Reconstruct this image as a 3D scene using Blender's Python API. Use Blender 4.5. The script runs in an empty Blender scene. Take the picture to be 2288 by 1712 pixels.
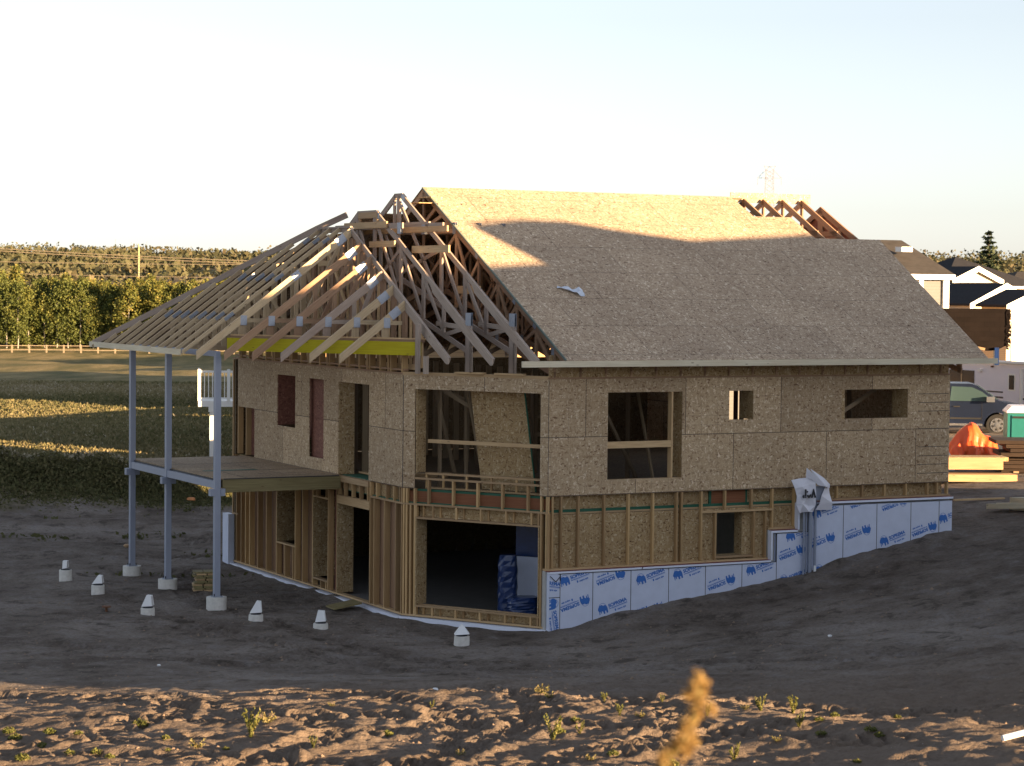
import bpy, math, random
import numpy as np
from math import sin, cos, radians, pi, sqrt, atan, tan, hypot
from mathutils import Vector, Matrix, Euler
random.seed(7); rng = np.random.default_rng(11)
C = bpy.context.scene.collection
R = random.random
def U(a, b): return a + (b - a) * R()

# ---------------------------------------------------------------- frames
K2 = Vector((0.768, 47.230, 0.0))                 # near corner of the building under work
eB = Vector((0.88942, 0.45710, 0)); eA = Vector((-0.45710, 0.88942, 0))
ROT = math.atan2(eB.y, eB.x)
def L(u, v, z=0): return K2 + eB*u + eA*v + Vector((0, 0, z))
SUN_AZ, SUN_EL = radians(120), radians(7.5)

# ---------------------------------------------------------------- materials
def newmat(name):
    m = bpy.data.materials.new(name); m.use_nodes = True
    nt = m.node_tree; nt.nodes.clear()
    o = nt.nodes.new('ShaderNodeOutputMaterial'); b = nt.nodes.new('ShaderNodeBsdfPrincipled')
    nt.links.new(b.outputs[0], o.inputs[0])
    return m, nt, b
def N(nt, t, **k):
    n = nt.nodes.new(t)
    for a, v in k.items():
        if a in n.inputs.keys() if hasattr(n.inputs, 'keys') else False: n.inputs[a].default_value = v
        else: setattr(n, a, v)
    return n
def ramp(nt, fac, stops, interp='LINEAR'):
    r = nt.nodes.new('ShaderNodeValToRGB'); r.color_ramp.interpolation = interp
    e = r.color_ramp.elements
    while len(e) < len(stops): e.new(0.5)
    for i, (p, c) in enumerate(stops):
        e[i].position = p; e[i].color = (*c, 1) if len(c) == 3 else c
    nt.links.new(fac, r.inputs[0]); return r.outputs[0]
def mixc(nt, fac, a, b, mode='MIX'):
    m = nt.nodes.new('ShaderNodeMix'); m.data_type = 'RGBA'; m.blend_type = mode
    for s, v in ((0, fac), (6, a), (7, b)):
        if hasattr(v, 'links') or isinstance(v, bpy.types.NodeSocket): nt.links.new(v, m.inputs[s])
        else: m.inputs[s].default_value = v if s == 0 else (*v, 1)
    return m.outputs[2]
def math_(nt, op, a, b=None, c=None):
    m = nt.nodes.new('ShaderNodeMath'); m.operation = op
    for i, v in enumerate((a, b, c)):
        if v is None: continue
        if isinstance(v, bpy.types.NodeSocket): nt.links.new(v, m.inputs[i])
        else: m.inputs[i].default_value = v
    return m.outputs[0]
def mapping(nt, src, scale, loc=(0,0,0), rot=(0,0,0)):
    m = nt.nodes.new('ShaderNodeMapping')
    m.inputs['Scale'].default_value = scale; m.inputs['Location'].default_value = loc; m.inputs['Rotation'].default_value = rot
    nt.links.new(src, m.inputs[0]); return m.outputs[0]
def noise(nt, vec, scale, detail=3, rough=.55, out='Fac'):
    n = nt.nodes.new('ShaderNodeTexNoise'); n.inputs['Scale'].default_value = scale
    n.inputs['Detail'].default_value = detail; n.inputs['Roughness'].default_value = rough
    if vec is not None: nt.links.new(vec, n.inputs['Vector'])
    return n.outputs[out]
def voro(nt, vec, scale, out='Color', rnd=1.0):
    n = nt.nodes.new('ShaderNodeTexVoronoi'); n.inputs['Scale'].default_value = scale
    n.inputs['Randomness'].default_value = rnd
    nt.links.new(vec, n.inputs['Vector']); return n.outputs[out]
def bump(nt, b, h, strength, dist=.01):
    n = nt.nodes.new('ShaderNodeBump'); n.inputs['Strength'].default_value = strength; n.inputs['Distance'].default_value = dist
    nt.links.new(h, n.inputs['Height']); nt.links.new(n.outputs[0], b.inputs['Normal'])
def uvs(nt): return nt.nodes.new('ShaderNodeUVMap').outputs[0]
def obj_c(nt): return nt.nodes.new('ShaderNodeTexCoord').outputs['Object']
def tint(nt):
    a = nt.nodes.new('ShaderNodeAttribute'); a.attribute_name = 'tint'; return a.outputs['Fac']
def tone(col, k): return tuple(min(1, c*k) for c in col)

def mat_plain(name, col, rough=.6, metal=0, var=.12, scale=4, spec=.4):
    m, nt, b = newmat(name)
    n = noise(nt, obj_c(nt), scale, 4)
    c = mixc(nt, n, tone(col, 1-var), tone(col, 1+var))
    t = math_(nt, 'ADD', math_(nt, 'MULTIPLY', tint(nt), .25), .875)
    c = mixc(nt, 1.0, c, (1,1,1), 'MULTIPLY') if False else c
    nt.links.new(c, b.inputs['Base Color'])
    b.inputs['Roughness'].default_value = rough; b.inputs['Metallic'].default_value = metal
    b.inputs['Specular IOR Level'].default_value = spec
    return m
def mat_osb(name, cols, grid=True, sheet=(2.44, 1.22), off=(0, 0), line=.3, patchy=1.0):
    """strand board: two crossed sets of flakes, printed nailing lines and sheet joints"""
    m, nt, b = newmat(name); uv = uvs(nt)
    wob = noise(nt, uv, 9, 2, out='Color')
    add = nt.nodes.new('ShaderNodeVectorMath'); add.operation = 'MULTIPLY_ADD'
    nt.links.new(wob, add.inputs[0]); add.inputs[1].default_value = (.10, .10, 0); nt.links.new(uv, add.inputs[2])
    w = add.outputs[0]
    va = voro(nt, mapping(nt, w, (11, 42, 1), rot=(0, 0, .25)), 1)
    vb = voro(nt, mapping(nt, w, (42, 14, 1), (3.3, 1.7, 0), (0, 0, -.5)), 1)
    vc = voro(nt, mapping(nt, w, (19, 33, 1), (7.3, 4.7, 0), (0, 0, .9)), 1)
    sep = lambda s: (lambda n: (nt.links.new(s, n.inputs[0]), n.outputs[0])[1])(nt.nodes.new('ShaderNodeSeparateColor'))
    sel = noise(nt, uv, 14, 1)
    ra = ramp(nt, sep(va), [(0, cols[0]), (.18, cols[1]), (.55, cols[2]), (.85, cols[3]), (1, cols[4])])
    rb = ramp(nt, sep(vb), [(0, cols[1]), (.4, cols[2]), (.8, cols[3]), (1, cols[4])])
    rc = ramp(nt, sep(vc), [(0, cols[0]), (.12, cols[2]), (.7, cols[2]), (1, cols[3])])
    s1 = ramp(nt, sel, [(.44, (0,)*3), (.5, (1,)*3)])
    s2 = ramp(nt, noise(nt, uv, 11, 1), [(.5, (0,)*3), (.56, (1,)*3)])
    c = mixc(nt, s1, ra, rb); c = mixc(nt, s2, c, rc)
    big = noise(nt, uv, .6, 3); c = mixc(nt, ramp(nt, big, [(.35, (0,)*3), (.7, (.55,)*3)]), c, mixc(nt, 1.0, c, (.74, .72, .72), 'MULTIPLY'))
    if grid:
        sx = nt.nodes.new('ShaderNodeSeparateXYZ'); nt.links.new(uv, sx.inputs[0])
        def lines(s, period, o, width):
            f = math_(nt, 'FRACT', math_(nt, 'DIVIDE', math_(nt, 'ADD', s, o+100*period), period))
            return math_(nt, 'LESS_THAN', math_(nt, 'MULTIPLY', f, period), width)
        row = math_(nt, 'FLOOR', math_(nt, 'DIVIDE', math_(nt, 'ADD', sx.outputs[1], off[1]+100*sheet[1]), sheet[1]))
        shift = math_(nt, 'MULTIPLY', math_(nt, 'FRACT', math_(nt, 'MULTIPLY', row, .5)), sheet[0])
        xs = math_(nt, 'ADD', sx.outputs[0], shift)
        j = math_(nt, 'MAXIMUM', lines(xs, sheet[0], off[0], .018), lines(sx.outputs[1], sheet[1], off[1], .018))
        p = math_(nt, 'MAXIMUM', lines(xs, .4067, off[0], .008), lines(sx.outputs[1], .2033, off[1], .007))
        cmb_ = nt.nodes.new('ShaderNodeCombineXYZ'); nt.links.new(math_(nt, 'FLOOR', math_(nt, 'DIVIDE', math_(nt, 'ADD', xs, off[0]+100*sheet[0]), sheet[0])), cmb_.inputs[0]); nt.links.new(row, cmb_.inputs[1])
        wn = nt.nodes.new('ShaderNodeTexWhiteNoise'); wn.noise_dimensions = '2D'; nt.links.new(cmb_.outputs[0], wn.inputs[0])
        c = mixc(nt, 1.0, c, ramp(nt, wn.outputs[0], [(0, (1-.17*patchy,1-.19*patchy,1-.21*patchy)), (.5, (.98,.97,.96)), (1, (1+.10*patchy,1+.085*patchy,1+.06*patchy))]), 'MULTIPLY')
        patch = ramp(nt, noise(nt, uv, 1.3, 3), [(.38, (0,)*3), (.62, (1,)*3)])
        c = mixc(nt, math_(nt, 'MULTIPLY', math_(nt, 'MULTIPLY', p, patch), line), c, (.10, .065, .05))
        c = mixc(nt, math_(nt, 'MULTIPLY', j, .35+.4*patchy), c, (.05, .035, .03))
    nt.links.new(c, b.inputs['Base Color']); b.inputs['Roughness'].default_value = .75
    b.inputs['Specular IOR Level'].default_value = .25
    bump(nt, b, sep(va), .25, .004)
    return m
def mat_wood(name, c1, c2, knots=True, rough=.7):
    m, nt, b = newmat(name); uv = uvs(nt)
    g = noise(nt, mapping(nt, uv, (1.6, 38, 1)), 1, 5, .6)
    c = mixc(nt, ramp(nt, g, [(.3, (0,)*3), (.75, (1,)*3)]), c1, c2)
    g2 = noise(nt, mapping(nt, uv, (.9, 3, 1)), 1.3, 2)
    c = mixc(nt, ramp(nt, g2, [(.4, (0,)*3), (.8, (.45,)*3)]), c, mixc(nt, 1.0, c, (.72, .62, .56), 'MULTIPLY'))
    if knots:
        k = voro(nt, mapping(nt, uv, (2.2, 9, 1)), 1, 'Distance')
        c = mixc(nt, ramp(nt, k, [(.06, (.75,)*3), (.1, (0,)*3)]), c, (.09, .05, .03))
    t = tint(nt)
    dk = mixc(nt, t, (.66, .60, .56), (1.18, 1.12, 1.0))
    c = mixc(nt, 1.0, c, dk, 'MULTIPLY')
    nt.links.new(c, b.inputs['Base Color']); b.inputs['Roughness'].default_value = rough
    b.inputs['Specular IOR Level'].default_value = .25
    return m
def mat_shingle(name, c1, c2):
    m, nt, b = newmat(name); uv = uvs(nt)
    br = nt.nodes.new('ShaderNodeTexBrick'); nt.links.new(uv, br.inputs['Vector'])
    br.inputs['Scale'].default_value = 1; br.inputs['Brick Width'].default_value = .32; br.inputs['Row Height'].default_value = .15
    br.inputs['Mortar Size'].default_value = .006; br.inputs['Color1'].default_value = (*c1, 1); br.inputs['Color2'].default_value = (*c2, 1)
    br.inputs['Mortar'].default_value = (*tone(c1, .35), 1)
    c = mixc(nt, noise(nt, uv, 2.5, 5), br.outputs[0], tone(c2, 1.3))
    nt.links.new(c, b.inputs['Base Color']); b.inputs['Roughness'].default_value = .95; b.inputs['Specular IOR Level'].default_value = .1
    return m
def mat_siding(name, col, step=.12):
    m, nt, b = newmat(name); uv = uvs(nt)
    sx = nt.nodes.new('ShaderNodeSeparateXYZ'); nt.links.new(uv, sx.inputs[0])
    f = math_(nt, 'FRACT', math_(nt, 'DIVIDE', math_(nt, 'ADD', sx.outputs[1], 100), step))
    c = mixc(nt, math_(nt, 'LESS_THAN', f, .12), col, tone(col, .55))
    c = mixc(nt, math_(nt, 'MULTIPLY', noise(nt, uv, 1.2, 3), .2), c, tone(col, .8))
    nt.links.new(c, b.inputs['Base Color']); b.inputs['Roughness'].default_value = .6
    return m
def mat_leaf(name, cols, rough=.6, trans=.25):
    m, nt, b = newmat(name)
    c = ramp(nt, tint(nt), [(i/(len(cols)-1), c) for i, c in enumerate(cols)])
    nt.links.new(c, b.inputs['Base Color']); b.inputs['Roughness'].default_value = rough
    b.inputs['Specular IOR Level'].default_value = .2
    tr = nt.nodes.new('ShaderNodeBsdfTranslucent'); nt.links.new(c, tr.inputs[0])
    mx = nt.nodes.new('ShaderNodeMixShader'); mx.inputs[0].default_value = trans
    o = [n for n in nt.nodes if n.type == 'OUTPUT_MATERIAL'][0]
    nt.links.new(b.outputs[0], mx.inputs[1]); nt.links.new(tr.outputs[0], mx.inputs[2]); nt.links.new(mx.outputs[0], o.inputs[0])
    return m

OSBW = [(.18,.10,.055), (.33,.225,.13), (.445,.325,.20), (.54,.415,.275), (.72,.60,.44)]
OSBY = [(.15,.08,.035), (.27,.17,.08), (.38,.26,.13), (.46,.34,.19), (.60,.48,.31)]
OSBR = [(.13,.075,.045), (.27,.185,.125), (.40,.30,.205), (.52,.405,.29), (.74,.63,.48)]
M = {}
M['osb'] = mat_osb('wall_strandboard', OSBW, off=(.35, -2.76), line=.5)
M['osb_roof'] = mat_osb('roof_strandboard', OSBR, off=(.2, .1), line=.16, patchy=.35)
M['osb_in'] = mat_osb('raw_strandboard', OSBY, grid=False)
M['osb_deck'] = mat_osb('deck_strandboard', [tone(c, .72) for c in OSBW], off=(.6, .3), line=.05)
M['lum'] = mat_wood('framing_lumber', (.40,.285,.165), (.56,.42,.265))
M['lum_grey'] = mat_wood('weathered_lumber', (.30,.255,.235), (.43,.375,.345))
M['lum_brown'] = mat_wood('brown_lumber', (.30,.195,.13), (.43,.30,.21))
M['lum_green'] = mat_wood('treated_lumber', (.17,.15,.075), (.27,.24,.13))
M['lum_red'] = mat_wood('red_rim_board', (.20,.085,.045), (.27,.12,.065), knots=False)
M['lum_soft'] = mat_wood('soft_pale_lumber', (.42,.34,.23), (.58,.48,.35)); M['lum_mauve'] = mat_wood('mauve_lumber', (.34,.28,.25), (.47,.40,.36))
M['lum_pale'] = mat_wood('pale_fascia_lumber', (.50,.47,.38), (.64,.61,.52))
M['stud'] = mat_wood('stud_lumber', (.42,.29,.15), (.56,.40,.225), knots=False)
M['yellow'] = mat_wood('yellow_coated_beam', (.42,.38,.012), (.52,.47,.02))
M['green'] = mat_plain('green_gasket', (.018,.095,.055), .6)
M['greyg'] = mat_plain('grey_green_edge', (.13,.16,.14), .7)
M['steel'] = mat_plain('painted_steel', (.26,.29,.37), .45, .0, .08, 3, .5)
M['galv'] = mat_plain('galvanised_plate', (.27,.30,.36), .48, .5, .2, 30)
M['foam'] = mat_plain('foam_board', (.58,.63,.78), .55, 0, .10, 5)
M['foam_edge'] = mat_plain('foam_edge', (.72,.76,.88), .5, 0, .05, 4)
M['ink'] = mat_plain('blue_print', (.045,.16,.50), .5, 0, .05)
M['black'] = mat_plain('black_seam', (.03,.03,.035), .6)
M['maroon'] = mat_plain('maroon_sill_seal', (.16,.035,.04), .6)
M['conc'] = mat_plain('concrete', (.42,.41,.39), .85, 0, .2, 9)
M['slab'] = mat_plain('slab_concrete', (.16,.155,.15), .85, 0, .2, 3)
M['concw'] = mat_plain('pale_form_concrete', (.62,.60,.56), .8, 0, .25, 12)
M['capw'] = mat_plain('white_cap', (.78,.79,.80), .5, 0, .06, 8)
M['wrap'] = mat_plain('white_house_wrap', (.72,.72,.80), .45, 0, .06, 6)
M['tarpblue'] = mat_plain('blue_plastic', (.008,.028,.11), .28, 0, .4, 9, .6)
M['floor_in'] = mat_osb('shaded_subfloor', [tone(c, .35) for c in OSBY], grid=False)  # strand board tones cut so the colour carries the interior darkness
M['back_in'] = mat_osb('shaded_strandboard', [tone(c, .30) for c in OSBY], grid=False)  # same board, darkened further in colour to stand for interior shade
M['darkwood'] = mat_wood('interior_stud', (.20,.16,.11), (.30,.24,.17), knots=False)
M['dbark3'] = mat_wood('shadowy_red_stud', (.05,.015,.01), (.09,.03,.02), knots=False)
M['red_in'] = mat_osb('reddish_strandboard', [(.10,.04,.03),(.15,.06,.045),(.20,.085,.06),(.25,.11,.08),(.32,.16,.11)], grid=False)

# ---------------------------------------------------------------- mesh builder
class MB:
    def __init__(s): s.v = []; s.f = []; s.uv = []; s.t = []; s.mi = []
    def poly(s, pts, uv=None, t=None, mi=0):
        i = len(s.v); s.v += [tuple(p) for p in pts]; s.f.append(tuple(range(i, i+len(pts))))
        if uv is None:
            P = [Vector(p) for p in pts]; n = Vector((0,0,0))
            for a in range(len(P)): n += P[a].cross(P[(a+1) % len(P)])
            n = n.normalized() if n.length > 1e-12 else Vector((0,0,1))
            if abs(n.z) > .95: tx, ty = Vector((1,0,0)), Vector((0,1,0))
            else:
                tx = Vector((0,0,1)).cross(n).normalized(); ty = n.cross(tx)
                if abs(n.z) < .05: ty = Vector((0,0,1))
            uv = [(p.dot(tx), p.dot(ty)) for p in P]
        s.uv += uv; s.t.append(R() if t is None else t); s.mi.append(mi); return s
    def hexa(s, c, t=None, uvo=None, axis=None, mi=0):
        """c: 8 corners, bottom ring 0-3, top ring 4-7 (counter-clockwise seen from above)"""
        t = R() if t is None else t
        for q in ((3,2,1,0), (4,5,6,7), (0,1,5,4), (1,2,6,5), (2,3,7,6), (3,0,4,7)):
            P = [Vector(c[i]) for i in q]
            uv = None
            if axis is not None:
                ax = axis.normalized(); n = (P[1]-P[0]).cross(P[2]-P[0])
                n = n.normalized() if n.length > 1e-12 else Vector((0,0,1))
                sd = n.cross(ax)
                sd = sd.normalized() if sd.length > 1e-3 else ax.orthogonal().normalized()
                o = uvo or (0, 0)
                uv = [(p.dot(ax)+o[0], p.dot(sd)+o[1]) for p in P]
            s.poly(P, uv, t, mi)
        return s
    def box(s, x0, x1, y0, y1, z0, z1, t=None, grain=None, mi=0):
        x0, x1 = min(x0,x1), max(x0,x1); y0, y1 = min(y0,y1), max(y0,y1); z0, z1 = min(z0,z1), max(z0,z1)
        c = [(x0,y0,z0),(x1,y0,z0),(x1,y1,z0),(x0,y1,z0),(x0,y0,z1),(x1,y0,z1),(x1,y1,z1),(x0,y1,z1)]
        ax = None
        if grain:
            d = [x1-x0, y1-y0, z1-z0]; k = d.index(max(d)); ax = Vector([float(i == k) for i in range(3)])
        return s.hexa(c, t, (U(0,50), U(0,50)) if grain else None, ax, mi)
    def beam(s, p, q, w, h, side=None, t=None, mi=0):
        """w = thickness along 'side', h = depth across"""
        p = Vector(p); q = Vector(q); a = (q-p).normalized()
        sd = Vector(side) if side is not None else (Vector((0,0,1)).cross(a) if abs(a.z) < .98 else Vector((1,0,0)))
        sd = (sd - a*sd.dot(a)).normalized(); up = a.cross(sd)
        if abs(a.z) > .98: pass
        c = []
        for e in (p, q):
            for i, j in ((-1,-1),(1,-1),(1,1),(-1,1)): c.append(e + sd*i*w/2 + up*j*h/2)
        # ring order so that normals point outwards
        c = [c[3],c[2],c[1],c[0],c[7],c[6],c[5],c[4]]
        return s.hexa(c, t, (U(0,50), U(0,50)), a, mi)
    def tube(s, p, q, r, n=8, r2=None, t=None, cap=True, mi=0):
        p = Vector(p); q = Vector(q); a = (q-p).normalized(); x = a.orthogonal().normalized(); y = a.cross(x)
        r2 = r if r2 is None else r2; t = R() if t is None else t
        A = [p + (x*cos(2*pi*i/n)+y*sin(2*pi*i/n))*r for i in range(n)]
        B = [q + (x*cos(2*pi*i/n)+y*sin(2*pi*i/n))*r2 for i in range(n)]
        for i in range(n):
            j = (i+1) % n; s.poly([A[i],A[j],B[j],B[i]], [(i/n,0),(j/n,0),(j/n,1),(i/n,1)], t, mi)
        if cap: s.poly(A[::-1], None, t, mi); s.poly(B, None, t, mi)
        return s
    def prism(s, poly, org, ex, ey, ez, t=None, mi=0):
        """2-D outline (counter-clockwise in ex,ey) pushed along ez"""
        org, ex, ey, ez = map(Vector, (org, ex, ey, ez)); n = len(poly); t = R() if t is None else t
        A = [org+ex*a+ey*b for a, b in poly]; B = [p+ez for p in A]
        s.poly(A[::-1], None, t, mi); s.poly(B, None, t, mi)
        for i in range(n):
            j = (i+1) % n; s.poly([A[i],A[j],B[j],B[i]], None, t, mi)
        return s
    def mesh(s, name, mats, smooth=False):
        me = bpy.data.meshes.new(name); me.from_pydata(s.v, [], s.f)
        ul = me.uv_layers.new(name='UVMap'); ul.data.foreach_set('uv', np.array(s.uv, dtype=np.float32).ravel())
        at = me.attributes.new('tint', 'FLOAT', 'FACE'); at.data.foreach_set('value', np.array(s.t, dtype=np.float32))
        for m in (mats if isinstance(mats, (list, tuple)) else [mats]): me.materials.append(m)
        me.polygons.foreach_set('material_index', s.mi)
        if smooth: me.polygons.foreach_set('use_smooth', [True]*len(s.f))
        me.update(); return me
    def build(s, name, mat, parent=None, label=None, smooth=False):
        o = bpy.data.objects.new(name, s.mesh(name, mat, smooth)); C.objects.link(o)
        if parent is not None: o.parent = parent
        if label: o['label'] = label
        return o
def tag(o, label=None, cat=None, group=None, kind=None):
    if label: o['label'] = label
    if cat: o['category'] = cat
    if group: o['group'] = group
    if kind: o['kind'] = kind
    return o
def thing(name, label, cat, loc=(0,0,0), rz=0, group=None):
    o = bpy.data.objects.new(name, None); C.objects.link(o); o.empty_display_size = .3
    o.location = loc; o.rotation_euler = (0, 0, rz); return tag(o, label, cat, group)
def copy_tree(o, parent=None):
    c = o.copy(); C.objects.link(c); c.parent = parent
    for ch in list(o.children): copy_tree(ch, c)
    return c
def text_mesh(body, size, mat_name_mesh):
    cu = bpy.data.curves.new('lettering', 'FONT'); cu.body = body; cu.size = size; cu.offset = size*.045
    ob = bpy.data.objects.new('lettering_source', cu); C.objects.link(ob)
    dg = bpy.context.evaluated_depsgraph_get(); dg.update()
    me = bpy.data.meshes.new_from_object(ob.evaluated_get(dg)); me.name = mat_name_mesh
    vs = [tuple(v.co) for v in me.vertices]; fs = [tuple(p.vertices) for p in me.polygons]
    bpy.data.objects.remove(ob); bpy.data.curves.remove(cu); bpy.data.meshes.remove(me)
    return vs, fs

# ================================================================ THE UNFINISHED HOUSE
house = thing('unfinished_house', 'unfinished two-storey house in strand board with bare roof trusses', 'house', K2, ROT)
H = house
def part(mb, name, mat, label=None, parent=None, smooth=False): return mb.build(name, mat, parent or H, label, smooth)

def wall_with_holes(s0, s1, z0, z1, holes, org, d, n, th):
    """board in plane through org along d, holes [(a,b,c,e)] cut out, thickness th towards -n; returns MB"""
    mb = MB(); d = Vector(d); n = Vector(n); org = Vector(org)
    xs = sorted({s0, s1} | {h[0] for h in holes} | {h[1] for h in holes}); zs = sorted({z0, z1} | {h[2] for h in holes} | {h[3] for h in holes})
    xs = [x for x in xs if s0 <= x <= s1]; zs = [z for z in zs if z0 <= z <= z1]
    inside = lambda x, z: any(h[0] < x < h[1] and h[2] < z < h[3] for h in holes)
    P = lambda x, z, k=0: org + d*x + Vector((0,0,z)) - n*k
    solid = {}
    for i in range(len(xs)-1):
        for j in range(len(zs)-1):
            solid[i, j] = not inside((xs[i]+xs[i+1])/2, (zs[j]+zs[j+1])/2)
    flip = d.cross(Vector((0,0,1))).dot(n) < 0
    def pq(pts):
        mb.poly(pts[::-1] if flip else pts, None, .5)
    for (i, j), sol in solid.items():
        a, b, c, e = xs[i], xs[i+1], zs[j], zs[j+1]
        if not sol: continue
        pq([P(a,c), P(b,c), P(b,e), P(a,e)]); pq([P(a,c,th), P(a,e,th), P(b,e,th), P(b,c,th)])
        if not solid.get((i-1, j)): pq([P(a,c,th), P(a,c), P(a,e), P(a,e,th)])
        if not solid.get((i+1, j)): pq([P(b,c), P(b,c,th), P(b,e,th), P(b,e)])
        if not solid.get((i, j-1)): pq([P(a,c,th), P(b,c,th), P(b,c), P(a,c)])
        if not solid.get((i, j+1)): pq([P(a,e), P(b,e), P(b,e,th), P(a,e,th)])
    return mb

# --- storey heights
ZP, ZM0, ZM1, ZT = 2.40, 2.44, 2.76, 5.18      # lower plate, rim, sheathing bottom, sheathing top
OB = Vector((0,0,0)); dB = Vector((1,0,0)); nB = Vector((0,-1,0))
# M wall: from K1 (-1.92,3.04) to K2 (0,0)
K1 = Vector((-1.92, 3.05, 0)); dM = (Vector((0,0,0))-K1); LM = dM.length; dM = dM/LM; nM = Vector((dM.y, -dM.x, 0))
if nM.y > 0: nM = -nM
# A wall: u = -1.92, v from 3.05 to 13.62 ; s = v
dA = Vector((0,1,0)); nA = Vector((-1,0,0)); OA = Vector((-1.92, 0, 0))
TH = .02
W1 = (1.41, 3.24, 3.07, 4.91); W2 = (4.42, 5.04, 4.28, 4.91); W3 = (7.37, 9.18, 4.25, 4.90)
part(wall_with_holes(0, 10.36, 2.76, 5.20, [W1, W2, W3], OB, dB, nB, TH), 'wall_sheathing', M['osb'], 'strand board sheathing on the long right-hand side wall')
WM = (.30, 3.41, 3.02, 4.90)
part(wall_with_holes(-.02, LM, 2.76, 5.20, [(.30, 3.41, 2.5, 4.90)], K1, dM, nM, TH), 'wall_sheathing', M['osb'], 'strand board sheathing around the wide bay opening')
W5 = (9.30, 10.48, 3.68, 4.92); W6 = (7.52, 8.41, 3.06, 4.91); WD = (4.89, 6.65, 2.60, 4.90)
part(wall_with_holes(3.05, 13.22, 2.76, 5.20, [W5, W6, WD, (12.03, 13.4, 2.0, 4.0)], OA, dA, nA, TH), 'wall_sheathing', M['osb'], 'strand board sheathing on the deck side wall')
# soffit-height band on side wall, set back by the eave
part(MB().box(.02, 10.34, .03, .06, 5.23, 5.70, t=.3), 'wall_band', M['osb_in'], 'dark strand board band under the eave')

def plate(mb, org, d, n, a, b, z0, z1, depth=.14, out=0., t=None, ax='d'):
    org, d, n = Vector(org), Vector(d), Vector(n)
    p0 = org+d*a+n*out; p1 = org+d*b+n*out; q1 = p1-n*depth; q0 = p0-n*depth
    c = [p0, p1, q1, q0]
    if (p1-p0).cross(q1-p1).z < 0: c = [p1, p0, q0, q1]
    mb.hexa([v+Vector((0,0,z0)) for v in c]+[v+Vector((0,0,z1)) for v in c], t, (U(0,50),U(0,50)) if ax else None, {'d': d, 'z': Vector((0,0,1))}.get(ax))
    return mb
def stud(org, d, n, s, z0, z1, w=.04, depth=.14, out=0., name='stud', mat='stud', t=None):
    mb = MB(); org, d, n = Vector(org), Vector(d), Vector(n)
    p0 = org+d*(s-w/2)+n*out; p1 = org+d*(s+w/2)+n*out; q1 = p1-n*depth; q0 = p0-n*depth
    c = [p0, p1, q1, q0]
    if (p1-p0).cross(q1-p1).z < 0: c = [p1, p0, q0, q1]
    mb.hexa([v+Vector((0,0,z0)) for v in c]+[v+Vector((0,0,z1)) for v in c], t, (U(0,50),U(0,50)), Vector((0,0,1)))
    return part(mb, name, M[mat])
def plates(name, mat, lst, label=None):
    for a in lst: part(plate(MB(), *a), name, M[mat], label)

# --- B wall, lower storey framing
for s in (-.0, .10, .31, .72, 1.34, 1.93, 2.53, 3.12, 3.24, 3.74): stud(OB, dB, nB, s+.02, 1.26, 2.755, depth=.09)
stud(OB, dB, nB, 4.36, 2.34, 2.755, depth=.09, name='cripple_stud'); stud(OB, dB, nB, 5.04, 2.34, 2.755, depth=.09, name='cripple_stud')
for s in (4.12, 5.11, 5.41): stud(OB, dB, nB, s, 1.26, 2.27, depth=.09)
stud(OB, dB, nB, 5.58, 1.90, 2.755, depth=.09); stud(OB, dB, nB, 6.16, 1.90, 2.755, depth=.09)
for s in (7.29, 7.98, 8.59, 9.18, 9.79, 10.06, 10.34): stud(OB, dB, nB, s, 2.49, 2.755, depth=.09, name='cripple_stud')
plates('sill_plate', 'lum', [(OB, dB, nB, -.05, 5.46, 1.215, 1.255, .14, .02), (OB, dB, nB, 5.46, 6.2, 1.86, 1.90, .14, .02), (OB, dB, nB, 6.95, 10.4, 2.445, 2.485, .14, .02)])
plates('window_header', 'lum', [(OB, dB, nB, 3.76, 5.6, 2.28, 2.325, .13, .006)])
plates('top_plate', 'lum', [(OB, dB, nB, .0, 6.2, 2.37, 2.41, .10, -.10)])
plates('gasket', 'green', [(OB, dB, nB, .1, 6.2, 2.41, 2.47, .04, -.10), (OB, dB, nB, 4.02, 4.08, 2.47, 2.74, .03, -.135), (OB, dB, nB, 4.95, 5.0, 2.47, 2.74, .03, -.135), (K1, dM, nM, 3.45, 3.62, 2.47, 2.74, .02, -.10)])
part(MB().box(.05, 10.3, .17, .20, 2.40, 2.76, t=.2), 'rim_board', M['osb_in'])
part(MB().box(4.08, 4.95, .135, .165, 2.47, 2.74, t=.6), 'rim_board', M['lum_red'], 'reddish rim board above the small lower window')
# furred strandboard lining seen between the studs
part(wall_with_holes(0.02, 6.25, 1.24, 2.36, [(4.17, 5.08, 1.33, 2.26)], Vector((0,.10,0)), dB, nB, .02), 'inner_lining', M['osb_in'])
part(MB().box(4.17, 4.86, .10, .42, 1.29, 1.33, t=.4).box(4.86, 5.09, .12, .42, 1.33, 2.26, t=.5), 'window_reveal', M['osb_in'])
plates('window_sill', 'lum', [(OB, dB, nB, 4.12, 5.1, 1.29, 1.33, .1, 0)])

# --- concrete footing wall behind foam, stepped on the B side
cw = MB()
cw.box(-.05, 5.45, -.02, .2, -.5, 1.21).box(5.45, 6.2, -.02, .2, -.5, 1.85).box(6.2, 10.38, -.02, .2, -.5, 2.44)
cw.box(10.18, 10.38, .2, 13.6, -.5, 2.40)
part(cw, 'foundation_wall', M['conc'])
FY = -.13
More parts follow.
